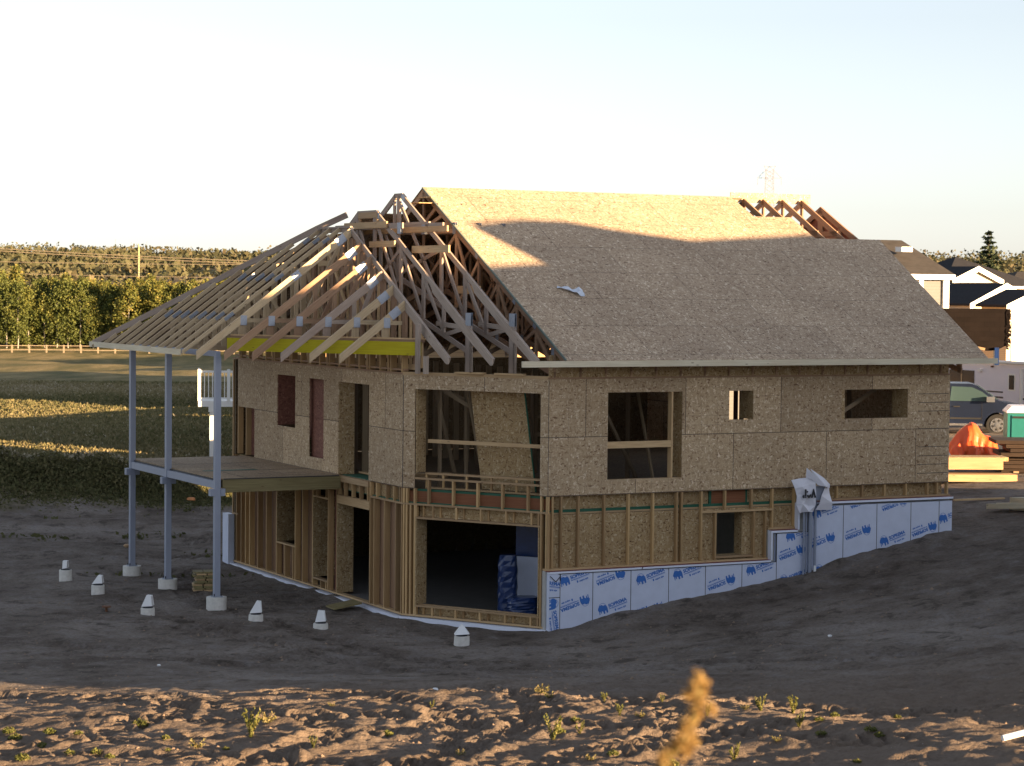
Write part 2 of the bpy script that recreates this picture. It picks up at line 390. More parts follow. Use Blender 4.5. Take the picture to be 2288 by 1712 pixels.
# foam boards on the B side: one board each, seams between them
def foam_board(u0, u1, z1, z0=-.4, lab=None):
    g = .004
    o = part(MB().box(u0+g, u1-g, FY, -.02, z0, z1, t=.5), 'foam_board', M['foam'], lab); return o
fb = [(.24,1.02,1.16),(1.02,1.94,1.16),(1.94,2.87,1.16),(2.87,3.79,1.16),(3.79,4.72,1.16),(4.72,5.61,1.16),(5.61,6.44,1.78),(6.44,7.37,2.34),(7.37,8.28,2.34),(8.28,9.22,2.34),(9.22,10.01,2.34),(10.01,10.38,2.34)]
boards = [foam_board(*b) for b in fb]
boards.insert(0, part(MB().box(-.02, .236, FY, -.02, -.4, 1.16, t=.5), 'foam_board', M['foam']))
for (a, b, c) in ((1.0, .62, .645),):
    pass
for (u, z0, z1) in [(b[0], -.3, b[2]) for b in fb]: part(MB().box(u-.007, u+.007, FY-.002, FY+.03, z0, z1), 'board_seam', M['black'])
for a in ((-.02, .24, .66, .675), (5.45, 5.61, 1.155, 1.17), (6.14, 6.44, 1.79, 1.80)): part(MB().box(a[0], a[1], FY-.002, FY+.01, a[2], a[3]), 'board_seam', M['black'])
cap = MB()
cap.box(-.02, 5.46, FY-.012, .0, 1.165, 1.205).box(5.46, 5.50, FY-.012, .0, 1.205, 1.84).box(5.50, 6.16, FY-.012, .0, 1.80, 1.845).box(6.16, 6.2, FY-.012, .0, 1.845, 2.43).box(6.2, 10.40, FY-.012, .0, 2.39, 2.435)
part(cap, 'foam_ledge', M['foam_edge'])
cs = MB()
cs.box(.2, 5.46, FY-.014, FY-.006, 1.150, 1.162).box(6.4, 10.38, FY-.014, FY-.006, 2.372, 2.385).box(5.62, 6.14, FY-.014, FY-.006, 1.782, 1.794)
cs.box(.235, .247, FY-.014, FY, 1.02, 1.16).beam((.0, FY-.015, 1.12), (.13, FY-.015, 1.0), .01, .014, (0,1,0)).beam((.13, FY-.015, 1.0), (.235, FY-.015, 1.10), .01, .014, (0,1,0)).beam((2.2, FY-.015, 1.17), (2.22, FY-.015, 1.21), .01, .014, (0,1,0))
part(cs, 'black_sealant', M['black'])
part(MB().box(-.05, 5.46, FY-.004, .02, 1.206, 1.214).box(5.5, 6.18, FY-.004, .02, 1.846, 1.858).box(6.22, 10.4, FY-.004, .02, 2.436, 2.443), 'sill_seal', M['maroon'])
# foam strips at the foot of bay and deck side walls
def strip(org, d, n, a, b, z0, z1, out, th):
    return plate(MB(), org, d, n, a, b, z0, z1, th, out, .5)
part(strip(K1, dM, nM, 0.0, LM+.02, -.5, -.02, .10, .3), 'foam_strip', M['foam_edge'])
part(strip(OA, dA, nA, 3.05, 13.5, -.5, -.03, .10, .3), 'foam_strip', M['foam_edge'])
part(MB().box(-2.06, -1.90, 13.50, 13.92, -.3, 1.22, t=.5), 'foam_board', M['foam'], 'narrow foam board at the far corner of the deck side')
part(plate(MB(), K1, dM, nM, 3.40, LM-.02, -.4, -.03, .01, .115, .4), 'foam_corner', M['foam'])

# printing on the foam: emblem of an elephant-like beast, word, rules, second line
word_v, word_f = text_mesh('SOPREMA', .145, 'word'); small_v, small_f = text_mesh('sopra xps', .075, 'small_word')
mam = [(-.16,-.12),(-.15,-.02),(-.18,.03),(-.15,.10),(-.09,.155),(-.02,.165),(.04,.12),(.10,.125),(.15,.08),(.165,.0),(.155,-.13),(.10,-.14),(.095,-.06),(.06,-.05),(.045,-.14),(-.0,-.14),(-.015,-.05),(-.055,-.03),(-.075,-.09),(-.10,-.10),(-.105,-.02),(-.125,-.04),(-.13,-.12)]
def logo(u, z, flip=False, ang=radians(17), board=None, clip=(None, None, None), sc=.72, name='printed_logo', plane='B'):
    """flat print 3 mm proud of the board; clip = (u0,u1,zmax) of the board it is printed on"""
    mb = MB(); ca, sa = cos(ang + (pi if flip else 0)), sin(ang + (pi if flip else 0))
    cu0, cu1, cz = clip
    def tr(x, y): x, y = x*sc, y*sc; return (u + x*ca - y*sa, z + x*sa + y*ca)
    def add(pts):
        P = [tr(*p) for p in pts]
        for val, ax, sgn in ((cu0, 0, 1), (cu1, 0, -1), (cz, 1, -1)):
            if val is None or len(P) < 3: continue
            Q = []
            for i in range(len(P)):
                a, b = P[i], P[(i+1) % len(P)]; ia, ib = (a[ax]-val)*sgn >= 0, (b[ax]-val)*sgn >= 0
                if ia: Q.append(a)
                if ia != ib:
                    k = (val-a[ax])/(b[ax]-a[ax]); Q.append((a[0]+(b[0]-a[0])*k, a[1]+(b[1]-a[1])*k))
            P = Q
        if len(P) >= 3:
            if plane == 'B': mb.poly([(p[0], FY-.003, p[1]) for p in P], None, .5)
            else:
                mb.poly([K1 + dM*p[0] + nM*.118 + Vector((0,0,p[1])) for p in P], None, .5)
    # emblem cut into triangles fan-wise by vertical slabs (even outline kept)
    from mathutils.geometry import tessellate_polygon
    tri = tessellate_polygon([[Vector((a, b, 0)) for a, b in mam]])
    for t3 in tri: add([(mam[i][0]*.95-.33, mam[i][1]*.95+.0) for i in t3])
    for k in range(10):   # ring above the emblem
        a0, a1 = pi*k/10, pi*(k+1)/10
        add([(-.33+.13*cos(a0), .07+.13*sin(a0)), (-.33+.13*cos(a1), .07+.13*sin(a1)), (-.33+.118*cos(a1), .07+.118*sin(a1)), (-.33+.118*cos(a0), .07+.118*sin(a0))])
    for f in word_f: add([(word_v[i][0]-.13, word_v[i][1]-.005) for i in f])
    add([(-.13,-.055),(.50,-.055),(.50,-.035),(-.13,-.035)]); add([(-.02,-.075),(.50,-.075),(.50,-.068),(-.02,-.068)])
    for f in small_f: add([(small_v[i][0]+.13, small_v[i][1]-.165) for i in f])
    add([(.04,-.17),(.085,-.17),(.085,-.105),(.04,-.105)])
    if mb.f: mb.build(name, M['ink'], board or H)
def bclip(i): return (boards[i], (fb[i-1][0]+.01, fb[i-1][1]-.01, fb[i-1][2]-.01)) if i > 0 else (boards[0], (-.01, .23, 1.15))
for i, u, z, fl in ((1,.58,1.06,0),(1,.60,.52,1),(2,1.45,1.03,1),(2,1.50,.42,0),(3,2.42,1.00,0),(3,2.40,.27,1),(4,3.33,1.06,0),(5,4.20,.78,1),(6,5.18,1.06,0),(7,6.02,1.35,1),(7,6.05,.80,0),(7,6.2,1.76,0),
                    (8,6.88,2.24,0),(8,6.80,1.58,1),(8,6.98,.98,0),(9,7.77,1.72,1),(9,7.82,1.12,0),(9,7.9,2.42,1),(10,8.76,2.33,1),(10,8.72,1.55,0),(11,9.60,1.72,1),(12,10.36,2.0,0)):
    b, c = bclip(i); logo(u, z, bool(fl), board=b, clip=c)
logo(-.12, .96, False, radians(-8), boards[0], (-.01, .23, 1.15)); logo(.10, .30, False, radians(-80), boards[0], (-.01, .22, .65))

# --- M bay framing
for s in (.03, .10, .20, .31, 3.44, 3.57, 3.60): stud(K1, dM, nM, s, .04, 2.40, name='bay_stud')
for s in (.03, .10, .30, .65, 1.27, 1.88, 2.49, 3.11, 3.44, 3.58): stud(K1, dM, nM, s, 2.44, 2.76 if s < .31 or s > 3.4 else 2.96, name='bay_cripple', depth=.09)
for s in (.345, .77, 1.36, 1.97, 2.59, 3.21, 3.38):
    stud(K1, dM, nM, s, 2.15, 2.40, name='bay_cripple', depth=.05); stud(K1, dM, nM, s, .04, .21, name='bay_cripple', depth=.05)
    if s < 3.3: stud(K1, dM, nM, s+.11, 2.15, 2.40, name='bay_cripple', depth=.04, out=-.13); stud(K1, dM, nM, s+.12, .04, .21, name='bay_cripple', depth=.04, out=-.13); stud(K1, dM, nM, s+.13, 2.78, 3.06, name='bay_cripple', depth=.04, out=-.20)
plates('bay_plate', 'lum', [(K1, dM, nM, -.02, LM, 0., .04), (K1, dM, nM, -.02, LM, 2.40, 2.44), (K1, dM, nM, .31, 3.42, 2.11, 2.15, .22), (K1, dM, nM, .31, 3.42, .21, .25, .09), (K1, dM, nM, .31, 3.42, .21, .25, .09, -.16), (K1, dM, nM, .31, 3.40, 2.96, 3.0, .09), (K1, dM, nM, .45, 3.42, 3.06, 3.10, .14, -.19), (K1, dM, nM, .5, 3.42, 3.74, 3.82, .04, -.21), (K1, dM, nM, .45, 3.42, 2.755, 2.79, .14, -.19)])
plates('gasket', 'green', [(K1, dM, nM, .1, 3.62, 2.44, 2.465, .06, -.06), (K1, dM, nM, .3, 3.45, 2.70, 2.75, .02, -.10)])
part(plate(MB(), K1, dM, nM, .05, 3.62, 2.465, 2.70, .03, -.095, .5), 'rim_board', M['lum_red'], 'reddish rim board behind the bay cripples')
part(plate(MB(), K1, dM, nM, .33, 3.42, 2.15, 2.40, .02, -.17, .5, ax=None), 'inner_lining', M['osb_in'])
part(plate(MB(), K1, dM, nM, .33, 3.42, .04, .21, .02, -.17, .5, ax=None), 'inner_lining', M['osb_in'])
# jamb panels
def jamb(org, d, n, s, z0, z1, depth, out=0., nm='jamb_panel', mat='osb_in'):
    part(plate(MB(), org, d, n, s-.012, s+.012, z0, z1, depth, out, .5, ax=None), nm, M[mat])
jamb(K1, dM, nM, .345, .25, 2.11, .42); jamb(K1, dM, nM, .33, 3.10, 4.89, .36, -.02); jamb(K1, dM, nM, 3.39, .25, 2.11, .3)
part(plate(MB(), K1, dM, nM, .30, 3.42, 4.905, 4.93, .36, -.02, .5, ax=None), 'head_panel', M['osb_in'])

# --- A wall framing
for s in (13.30, 12.95, 12.64, 12.34, 11.76, 11.17, 10.49, 9.26, 8.79, 8.16, 7.21, 6.70, 4.80, 4.58, 4.02, 3.41, 3.11): stud(OA, dA, nA, s, .04, 2.40, name='deck_side_stud')
for s in (13.55, 13.58): stud(OA, dA, nA, s, 1.24, 5.18, name='deck_side_stud')
for s in (9.4, 9.93): stud(OA, dA, nA, s, .04, .80, name='deck_side_cripple')
for s in (7.35, 7.66): stud(OA, dA, nA, s, .04, .20, name='deck_side_cripple')
for s in (4.95, 5.38, 5.82, 6.27, 6.6): stud(OA, dA, nA, s, 2.31, 2.62, name='deck_side_cripple', depth=.09)
for s in (4.80, 4.45, 3.93, 3.52, 3.2, 3.1): stud(OA, dA, nA, s, 2.44, 2.755, name='deck_side_cripple', depth=.09)
for s in (7.35, 7.9): stud(OA, dA, nA, s, 2.17, 2.40, name='deck_side_cripple', depth=.09)
for s in (13.2, 12.62): stud(OA, dA, nA, s, 2.8, 4.02, name='deck_side_stud')
for s in (11.97, 11.42, 10.82, 10.54, 10.2, 9.63, 9.25, 9.02, 8.41, 7.82, 7.49, 7.2): stud(OA, dA, nA, s, 2.44, 2.755, name='deck_side_cripple', depth=.06, out=-.01)
plates('deck_side_plate', 'lum', [(OA, dA, nA, 3.05, 13.5, 0, .04), (OA, dA, nA, 3.05, 4.82, 2.40, 2.44), (OA, dA, nA, 6.66, 13.5, 2.40, 2.44), (OA, dA, nA, 4.85, 6.68, 2.62, 2.75, .14, .03), (OA, dA, nA, 9.28, 10.47, .80, .84), (OA, dA, nA, 7.23, 8.14, .20, .24), (OA, dA, nA, 7.23, 8.14, 2.13, 2.17), (OA, dA, nA, 13.2, 13.6, 1.22, 1.26)])
part(plate(MB(), OA, dA, nA, 4.83, 6.68, 2.11, 2.30, .12, .01, .8), 'door_header', M['lum'])
plates('gasket', 'green', [(OA, dA, nA, 3.1, 4.8, 2.44, 2.46, .06, -.05), (OA, dA, nA, 4.9, 6.6, 2.42, 2.44, .02, -.10), (OA, dA, nA, 4.9, 6.6, 2.755, 2.77, .5, -.1)])
part(plate(MB(), OA, dA, nA, 3.1, 13.4, 2.44, 2.75, .03, -.11, .35, ax=None), 'rim_board', M['osb_in'])
# linings behind the deck side studs (varied brown boards)
for a, b, k in ((10.52, 13.3, 'lum_brown'), (8.2, 9.26, 'lum_brown'), (6.72, 7.18, 'red_in'), (3.45, 4.78, 'lum_brown')):
    part(plate(MB(), OA, dA, nA, a, b, .04, 2.38, .02, -.16, U(.2,.6), ax='z' if 'lum' in k else None), 'inner_lining', M[k])
part(plate(MB(), OA, dA, nA, 9.28, 10.46, .04, .78, .02, -.16, .5), 'inner_lining', M['lum_brown'])
part(plate(MB(), OA, dA, nA, 3.47, 3.70, .42, 2.05, .02, -.145, .9), 'insulation_strip', M['foam'])
part(plate(MB(), OA, dA, nA, 3.47, 3.70, 1.18, 1.50, .02, -.138, .9), 'insulation_label', M['tarpblue'])
jamb(OA, dA, nA, 10.46, .84, 2.13, .6); jamb(OA, dA, nA, 8.13, .24, 2.13, .7); jamb(OA, dA, nA, 6.66, .04, 2.11, .40); jamb(OA, dA, nA, 6.64, 2.77, 4.89, .38, -.02); jamb(OA, dA, nA, 10.47, 3.69, 4.9, .7, -.02, mat='red_in')
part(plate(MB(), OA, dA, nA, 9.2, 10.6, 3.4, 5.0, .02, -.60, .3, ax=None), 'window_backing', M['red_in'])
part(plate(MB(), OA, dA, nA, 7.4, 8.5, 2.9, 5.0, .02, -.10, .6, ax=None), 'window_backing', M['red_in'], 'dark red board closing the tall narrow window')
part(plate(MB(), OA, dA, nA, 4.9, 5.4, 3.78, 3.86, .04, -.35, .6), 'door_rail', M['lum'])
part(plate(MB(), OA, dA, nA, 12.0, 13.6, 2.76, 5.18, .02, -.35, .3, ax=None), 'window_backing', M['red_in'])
part(plate(MB(), OA, dA, nA, 4.92, 6.6, 2.79, 2.83, .12, -.5, .6), 'door_threshold', M['lum'])

# W1..W3 reveals and rails
def reveal_B(w, depth, mat='osb_in'):
    a, b, c, d = w
    part(MB().box(b-.002, b+.03, .0205, depth, c, d, t=.5), 'jamb_panel', M[mat])
    part(MB().box(a, b, .0205, .16, c-.04, c-.0005, t=.7, grain=1), 'window_sill', M['lum'])
reveal_B(W1, .55); reveal_B(W2, .55); reveal_B(W3, .6)
part(MB().box(W1[0]-.05, 2.99, .0205, .065, 3.73, 3.87, t=.9, grain=1), 'window_rail', M['lum'])
part(MB().box(W1[1]-.26, W1[1]-.22, .0205, .17, 3.07, 4.91, t=.9, grain=1), 'trimmer', M['lum'])
part(MB().box(W3[0]-.01, W3[0]+.10, .0205, .5, 4.25, 4.90, t=.5), 'jamb_panel', M['osb_in'])
part(MB().beam((7.40, .35, 4.26), (8.95, .9, 4.86), .04, .09, (0,1,0), .6), 'interior_brace', M['darkwood'])

part(MB().box(5.115, 5.16, .80, .92, 2.78, 5.2, grain=1), 'interior_post', M['dbark3'])
# top plates of upper storey
part(MB().box(-.02, 10.36, -.005, .16, 5.20, 5.235, t=.4, grain=1), 'wall_plate', M['lum_brown'])
part(plate(MB(), K1, dM, nM, -.02, LM, 5.20, 5.26, .16, .005, .6), 'wall_plate', M['lum'])
part(plate(MB(), OA, dA, nA, 3.05, 13.62, 5.20, 5.24, .16, .005, .5), 'wall_plate', M['lum_brown'])
for p in ((-1.02, 1.62), (-.5, .8)):
    part(MB().beam(Vector((p[0],p[1],5.28))-dM*.35, Vector((p[0],p[1],5.28))+dM*.35, .14, .035, t=.8), 'bearing_block', M['lum'])

# floors, back and end walls, partitions
part(MB().prism([(-1.8,3.1),(0.08,.12),(10.2,.12),(10.2,13.5),(-1.8,13.5)], (0,0,-.15), (1,0,0), (0,1,0), (0,0,.14)), 'basement_slab', M['slab'])
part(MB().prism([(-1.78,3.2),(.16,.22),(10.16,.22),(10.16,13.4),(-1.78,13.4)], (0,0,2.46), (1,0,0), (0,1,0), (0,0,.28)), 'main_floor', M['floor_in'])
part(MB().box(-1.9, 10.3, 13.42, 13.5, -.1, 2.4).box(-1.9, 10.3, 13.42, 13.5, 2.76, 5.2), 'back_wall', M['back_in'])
part(wall_with_holes(.05, 13.5, 2.76, 5.2, [(7.6, 9.4, 2.8, 4.9)], Vector((10.34,0,0)), Vector((0,1,0)), Vector((1,0,0)), .03), 'end_wall', M['osb'])
for k in range(16):
    s = .25+k*.6
    if not 3.4 < s < 5.6: part(MB().box(s, s+.04, 2.3, 2.44, 2.78, 5.2, grain=1), 'partition_stud', M['darkwood'])
for k in range(15): part(MB().box(2.4, 2.54, 2.9+k*.6, 2.94+k*.6, 2.78, 5.2, grain=1), 'partition_stud', M['darkwood'])
for k in range(5): part(MB().box(-1.2, -1.06, 6.9+k*.6, 6.94+k*.6, 2.78, 5.2, grain=1), 'partition_stud', M['darkwood'])
part(MB().box(.2, 3.4, 2.3, 2.44, 2.75, 2.78, grain=1).box(5.6, 9.8, 2.3, 2.44, 2.75, 2.78, grain=1).box(.9, 1.5, 2.32, 2.36, 3.85, 3.94, grain=1).box(.9, 1.5, 2.32, 2.36, 4.25, 4.33, grain=1), 'partition_plate', M['darkwood'])
for a, b in (((1.6,1.0,5.0),(3.4,2.2,2.9)), ((2.3,1.6,5.1),(1.3,1.9,2.8)), ((3.1,.9,2.8),(3.3,2.0,4.8)), ((-1.2,3.0,4.9),(-.6,3.2,3.0)), ((-.9,2.9,4.8),(.8,2.4,4.0)), ((-.2,2.2,2.8),(-.1,2.6,5.0)), ((.9,1.9,2.8),(1.3,1.7,4.1))):
    part(MB().beam(a, b, .04, .09), 'interior_brace', M['darkwood'])
# leaning sheet and posts seen through the bay opening
bo = K1 + dM*1.40 - nM*.62; bt = K1 + dM*1.28 - nM*.40
def q(s, o, z): return K1 + dM*s - nM*o + Vector((0,0,z))
b1_ = MB(); c8 = [q(1.54,.75,2.76), q(2.86,.75,2.76), q(2.86,.77,2.76), q(1.54,.77,2.76), q(1.40,.42,5.15), q(2.72,.42,5.15), q(2.72,.44,5.15), q(1.40,.44,5.15)]
b1_.hexa(c8, .8); part(b1_, 'leaning_sheet', M['osb_in'], 'tan strand board sheet leaning inside the bay opening')
c8 = [q(2.865,.745,2.76), q(2.89,.745,2.76), q(2.89,.775,2.76), q(2.865,.775,2.76), q(2.725,.415,5.15), q(2.75,.415,5.15), q(2.75,.445,5.15), q(2.725,.445,5.15)]
part(MB().hexa(c8, .8), 'sheet_edge', M['green'])
for s, o in ((.62,.5),(.98,1.0),(1.12,1.8),(2.95,1.3),(3.05,1.0),(3.33,1.9)): part(MB().beam(q(s,o,2.76), q(s,o,5.2), .05, .09), 'interior_post', M['darkwood'])
part(MB().beam(q(1.52,.9,2.8), q(1.1,.8,5.0), .04, .09), 'interior_brace', M['darkwood'])
part(MB().beam(q(.35,.6,5.0), q(1.5,1.0,4.3), .04, .09), 'interior_brace', M['darkwood'])

# ---------------------------------------------------------------- roof
SL = .533; SE = .745
def zr(v): return 5.60 + SL*(v+.6)
def zb(v): return 5.60 + SL*(13.62-v)
def vE(u): return -.44 - 1.414*(u+.44)            # eave line over the bay
def uE(v): return -.44 - (v+.44)/1.414
def chord(mb, u, v0, z0, v1, z1, d=.14, w=.04, drop=None, t=None):
    """chord in plane u=const whose TOP edge runs through the given points"""
    a = Vector((0, v1-v0, z1-z0)); a.normalize(); nn = Vector((0, -a.z, a.y)); nn = nn if nn.z > 0 else -nn
    p = Vector((u, v0, z0)) - nn*d/2; q_ = Vector((u, v1, z1)) - nn*d/2
    mb.beam(p, q_, w, d, (1,0,0), t)
def platew(parent, u, v, z, w=.12, h=.1, tilt=0.):
    mb = MB(); c = cos(tilt)*w/2, sin(tilt)*w/2; e = -sin(tilt)*h/2, cos(tilt)*h/2
    for x in (-.0225, .0205):
        P = [(u+x, v-c[0]-e[0], z-c[1]-e[1]), (u+x, v+c[0]-e[0], z+c[1]-e[1]), (u+x, v+c[0]+e[0], z+c[1]+e[1]), (u+x, v-c[0]+e[0], z-c[1]+e[1])]
        Q = [(p[0]+.002, p[1], p[2]) for p in P]; mb.hexa(P + Q, .5)
    mb.build('connector_plate', M['galv'], parent)

# main trusses (flat base truss with a triangular cap on top)
def main_truss(u, detail=True, mat='lum_brown', cut=None):
    mb = MB(); vp = 6.51; zt = zr(vp)-.02
    chord(mb, u, -.58, zr(-.58)-.02, vp, zt, .14); chord(mb, u, vp, zt, 13.6, zb(13.6)-.02, .14)
    bz = lambda v: 5.24 + .27*(v if v < vp else 13.02-v)
    mb.beam((u,-.0,5.29), (u,vp,bz(vp)), .04, .12, (1,0,0)); mb.beam((u,vp,bz(vp)), (u,13.05,5.29), .04, .12, (1,0,0))
    mb.beam((u,4.95,8.50), (u,8.1,8.50), .04, .13, (1,0,0)); mb.beam((u,4.8,8.36), (u,8.2,8.36), .04, .1, (1,0,0))
    vs = [.05, .85, 1.75, 2.65, 3.6, 4.75, 6.51]
    for side in (0, 1):
        for i, v in enumerate(vs):
            vv = v if not side else 13.02-v
            if side and v == 6.51: continue
            top = min((zr(v) if not side else zb(13.02-v+0)) , 99) - .14
            top = zr(v)-.14
            mb.beam((u,vv,bz(v)+.03), (u,vv,top), .04, .09, (1,0,0))
            if i < len(vs)-1:
                w = vs[i+1]; ww = w if not side else 13.02-w
                if i > 0: mb.beam((u,vv,zr(v)-.16), (u,ww,bz(w)+.08), .036, .085, (1,0,0))
                if i in (0, 2, 4): mb.beam((u,vv,bz(v)+.1), (u,ww,zr(w)-.2), .036, .085, (1,0,0))
    if detail: mb.beam((u,6.1,8.55), (u,5.4,8.75), .036, .085, (1,0,0)); mb.beam((u,6.4,8.6), (u,5.7,8.98), .036, .085, (1,0,0))
    o = part(mb, 'roof_truss', M[mat])
    if detail:
        for v in (.9, 1.85, 3.7, 4.85): platew(o, u, v, zr(v)-.1, .14, .12, atan(SL))
        platew(o, u, .08, 5.72, .12, .26); platew(o, u, 4.85, 8.42, .16, .26)
        for i, v in enumerate((2.65, 4.75)): platew(o, u, v, bz(v)+.05, .14, .12)
    return o
main_truss(.14)
for k in range(1, 14): main_truss(.14+.61*k, k < 3, 'lum_brown')
for u in (8.95, 9.52, 10.1, 10.68): main_truss(u, False, 'lum_brown')

# hip trusses T2..T4, front chords are cut by the bay eave
def hip_truss(u, ztop, name='hip_truss', mat='lum_grey', dense=False):
    mb = MB(); v0 = vE(u); zf = lambda v: 5.60 + SL*(v-v0)
    va = v0 + (ztop-5.60)/SL; vb = 13.62 - (ztop-5.60)/SL
    chord(mb, u, v0, 5.62, va, ztop, .12, t=.55); chord(mb, u, vb, ztop, 13.6, 5.62, .14, t=.4)
    if vb-va > .3: mb.beam((u,va-.03,ztop-.05), (u,vb+.03,ztop-.05), .04, .1, (1,0,0), .5)
    # doubled tail on the lower part of the front chord, with a plumb cut
    ln = 3.35; a = Vector((0, 1, SL)).normalized(); nn = Vector((0, -a.z, a.y))
    P = lambda v, d: Vector((u, v, zf(v))) - nn*d
    pol = [Vector((u, v0, 5.60)), Vector((u, v0, 5.47)), Vector((u, v0+.10, 5.46)), P(v0+1.1, .21), P(v0+ln*.86, .19), P(v0+ln*.86, .16), P(v0+ln, .0)]
    A = [p+Vector((-.042,0,.015)) for p in pol]; B = [p+Vector((-.022,0,.015)) for p in pol]
    mb.poly(A, [(p.dot(a)+3*u, p.dot(nn)) for p in A], .75); mb.poly(B[::-1], [(p.dot(a), p.dot(nn)) for p in B[::-1]], .75)
    for i in range(len(A)): j = (i+1) % len(A); mb.poly([A[j], A[i], B[i], B[j]], [(A[i].dot(a),0),(A[j].dot(a),0),(A[j].dot(a),.04),(A[i].dot(a),.04)], .8)
    bz = lambda v: 5.42 + .27*(v-v0) if v < 6.5 else 5.42+.27*(6.5-v0)-.27*(v-6.5)
    vp = v0 + 1.18                                   # post over the bay wall
    if not dense:
        mb.beam((u-.005, vp, 5.30), (u-.005, vp, 6.28), .05, .24, (1,0,0), .35); mb.beam((u, vp-.09, 5.30), (u, vp-.09, 6.0), .06, .06, (1,0,0), .9)
        mb.beam((u,vp,5.72), (u,6.5,bz(6.5)), .04, .11, (1,0,0), .4); mb.beam((u,6.5,bz(6.5)), (u,12.5,5.35), .04, .12, (1,0,0))
        pv = [vp+1.25, vp+2.3, vp+3.5, 6.6, 7.6, 8.8, 10.2]
    else:
        pv = []
    tops = lambda v: min(zf(v), ztop, zb(v)) - .1
    for i, v in enumerate(pv):
        if v > 12: continue
        mb.beam((u,v,bz(v)), (u,v,tops(v)), .045, .12, (1,0,0))
        if i+1 < len(pv): mb.beam((u,v,bz(v)+.05), (u,pv[i+1],tops(pv[i+1])-.05), .036, .09, (1,0,0), .5); 
        if i == 2: mb.beam((u,v,tops(v)-.05), (u,pv[i+1],bz(pv[i+1])+.1), .036, .09, (1,0,0), .5)
    if not dense:
        mb.beam((u,vp-.1,6.22), (u,vp+1.6,6.30), .04, .1, (1,0,0), .8)
        mb.beam((u,vE(u)+4.6,8.46), (u,8.9,8.46), .04, .13, (1,0,0), .5)
        mb.beam((u,vp,6.25), (u,vp+1.2,bz(vp+1.2)), .036, .09, (1,0,0), .5)
    o = part(mb, name, M[mat])
    if not dense:
        platew(o, u-.005, vp, 6.38, .26, .34); platew(o, u, pv[0], tops(pv[0]), .12, .2); platew(o, u, va-.1, ztop-.1, .2, .12, atan(SL))
        platew(o, u, 5.2, 8.40, .2, .25)
    else:
        platew(o, u, 4.2, zf(4.2)-.08, .3, .13, atan(SL)); platew(o, u, va, ztop-.06, .2, .14)
    return o
hip_truss(-.46, 9.24); t3 = hip_truss(-1.06, 8.84); t4 = hip_truss(-1.66, 8.42, dense=True)
# cap posts of T2
part(MB().box(-.48,-.44, 6.50, 6.60, 8.52, 9.18, grain=1).box(-.48,-.44, 6.78, 6.88, 8.52, 9.10, grain=1).box(-.49,-.44, 4.9, 8.4, 8.50, 8.56, grain=1), 'cap_web', M['lum_grey'])
part(MB().box(-1.08,-1.04, 6.42, 6.50, 8.56, 8.80, grain=1).box(-1.08,-1.04, 7.42, 7.50, 8.56, 8.80, grain=1).box(-1.09,-1.05, 6.4, 7.5, 8.66, 8.80, grain=1), 'cap_web', M['lum'])
part(MB().box(-1.13,-1.09, 5.8, 8.25, 8.42, 8.57, t=.6, grain=1).box(-.51,-.47, 3.9, 9.2, 8.32, 8.45, t=.7, grain=1), 'purlin', M['lum'])
part(MB().box(-.50,-.46, 3.75, 5.0, 8.02, 8.14, t=1, grain=1).box(-1.12,-1.08, 2.6, 4.0, 8.15, 8.19, t=.1), 'purlin', M['lum']) if False else None
part(MB().box(-.9, -.86, 3.0, 4.9, 7.84, 8.0, t=1.0, grain=1), 'diagonal_board', M['lum'])
part(MB().box(-.2, -.16, 2.9, 4.0, 6.95, 7.12, t=1.0, grain=1), 'diagonal_board', M['lum'])
part(MB().box(-1.2, -1.16, 5.2, 6.6, 7.98, 8.12, t=.9, grain=1), 'diagonal_board', M['lum'])
part(MB().box(-.06, .06, 5.7, 6.5, 9.13, 9.16, t=.6).box(-.3, .1, 5.85, 6.45, 9.0, 9.02, t=.6), 'scrap_sheet', M['osb_in'])

# dense wall of studs inside the girder T4
zf4 = lambda v: 5.60 + SL*(v-vE(-1.66))
k = 0; v = 2.65
while v < 9.6:
    wide = k % 2 == 1
    top = min(zf4(v), 8.42, zb(v)) - .13
    part(MB().box(-1.70 if wide else -1.685, -1.64, v, v+(.17 if wide else .05), 5.35, top, t=.35 if wide else .85, grain=1), 'girder_web', M['lum_brown' if wide else 'lum'])
    v += .24 if not wide else .34; k += 1
for a, b in (((7.7, 8.2), (6.6, 7.2)), ((6.3, 7.6), (4.4, 6.2))):
    part(MB().beam((-1.78, a[0], a[1]-.2), (-1.78, b[0], b[1]-.5), .036, .09, (1,0,0), .9), 'girder_brace', M['lum'])
part(MB().box(-1.72,-1.68, 6.5, 8.4, 7.55, 7.68, t=.6, grain=1).box(-1.72,-1.68, 2.7, 10.5, 5.30, 5.42, t=.5, grain=1), 'girder_rail', M['lum'])

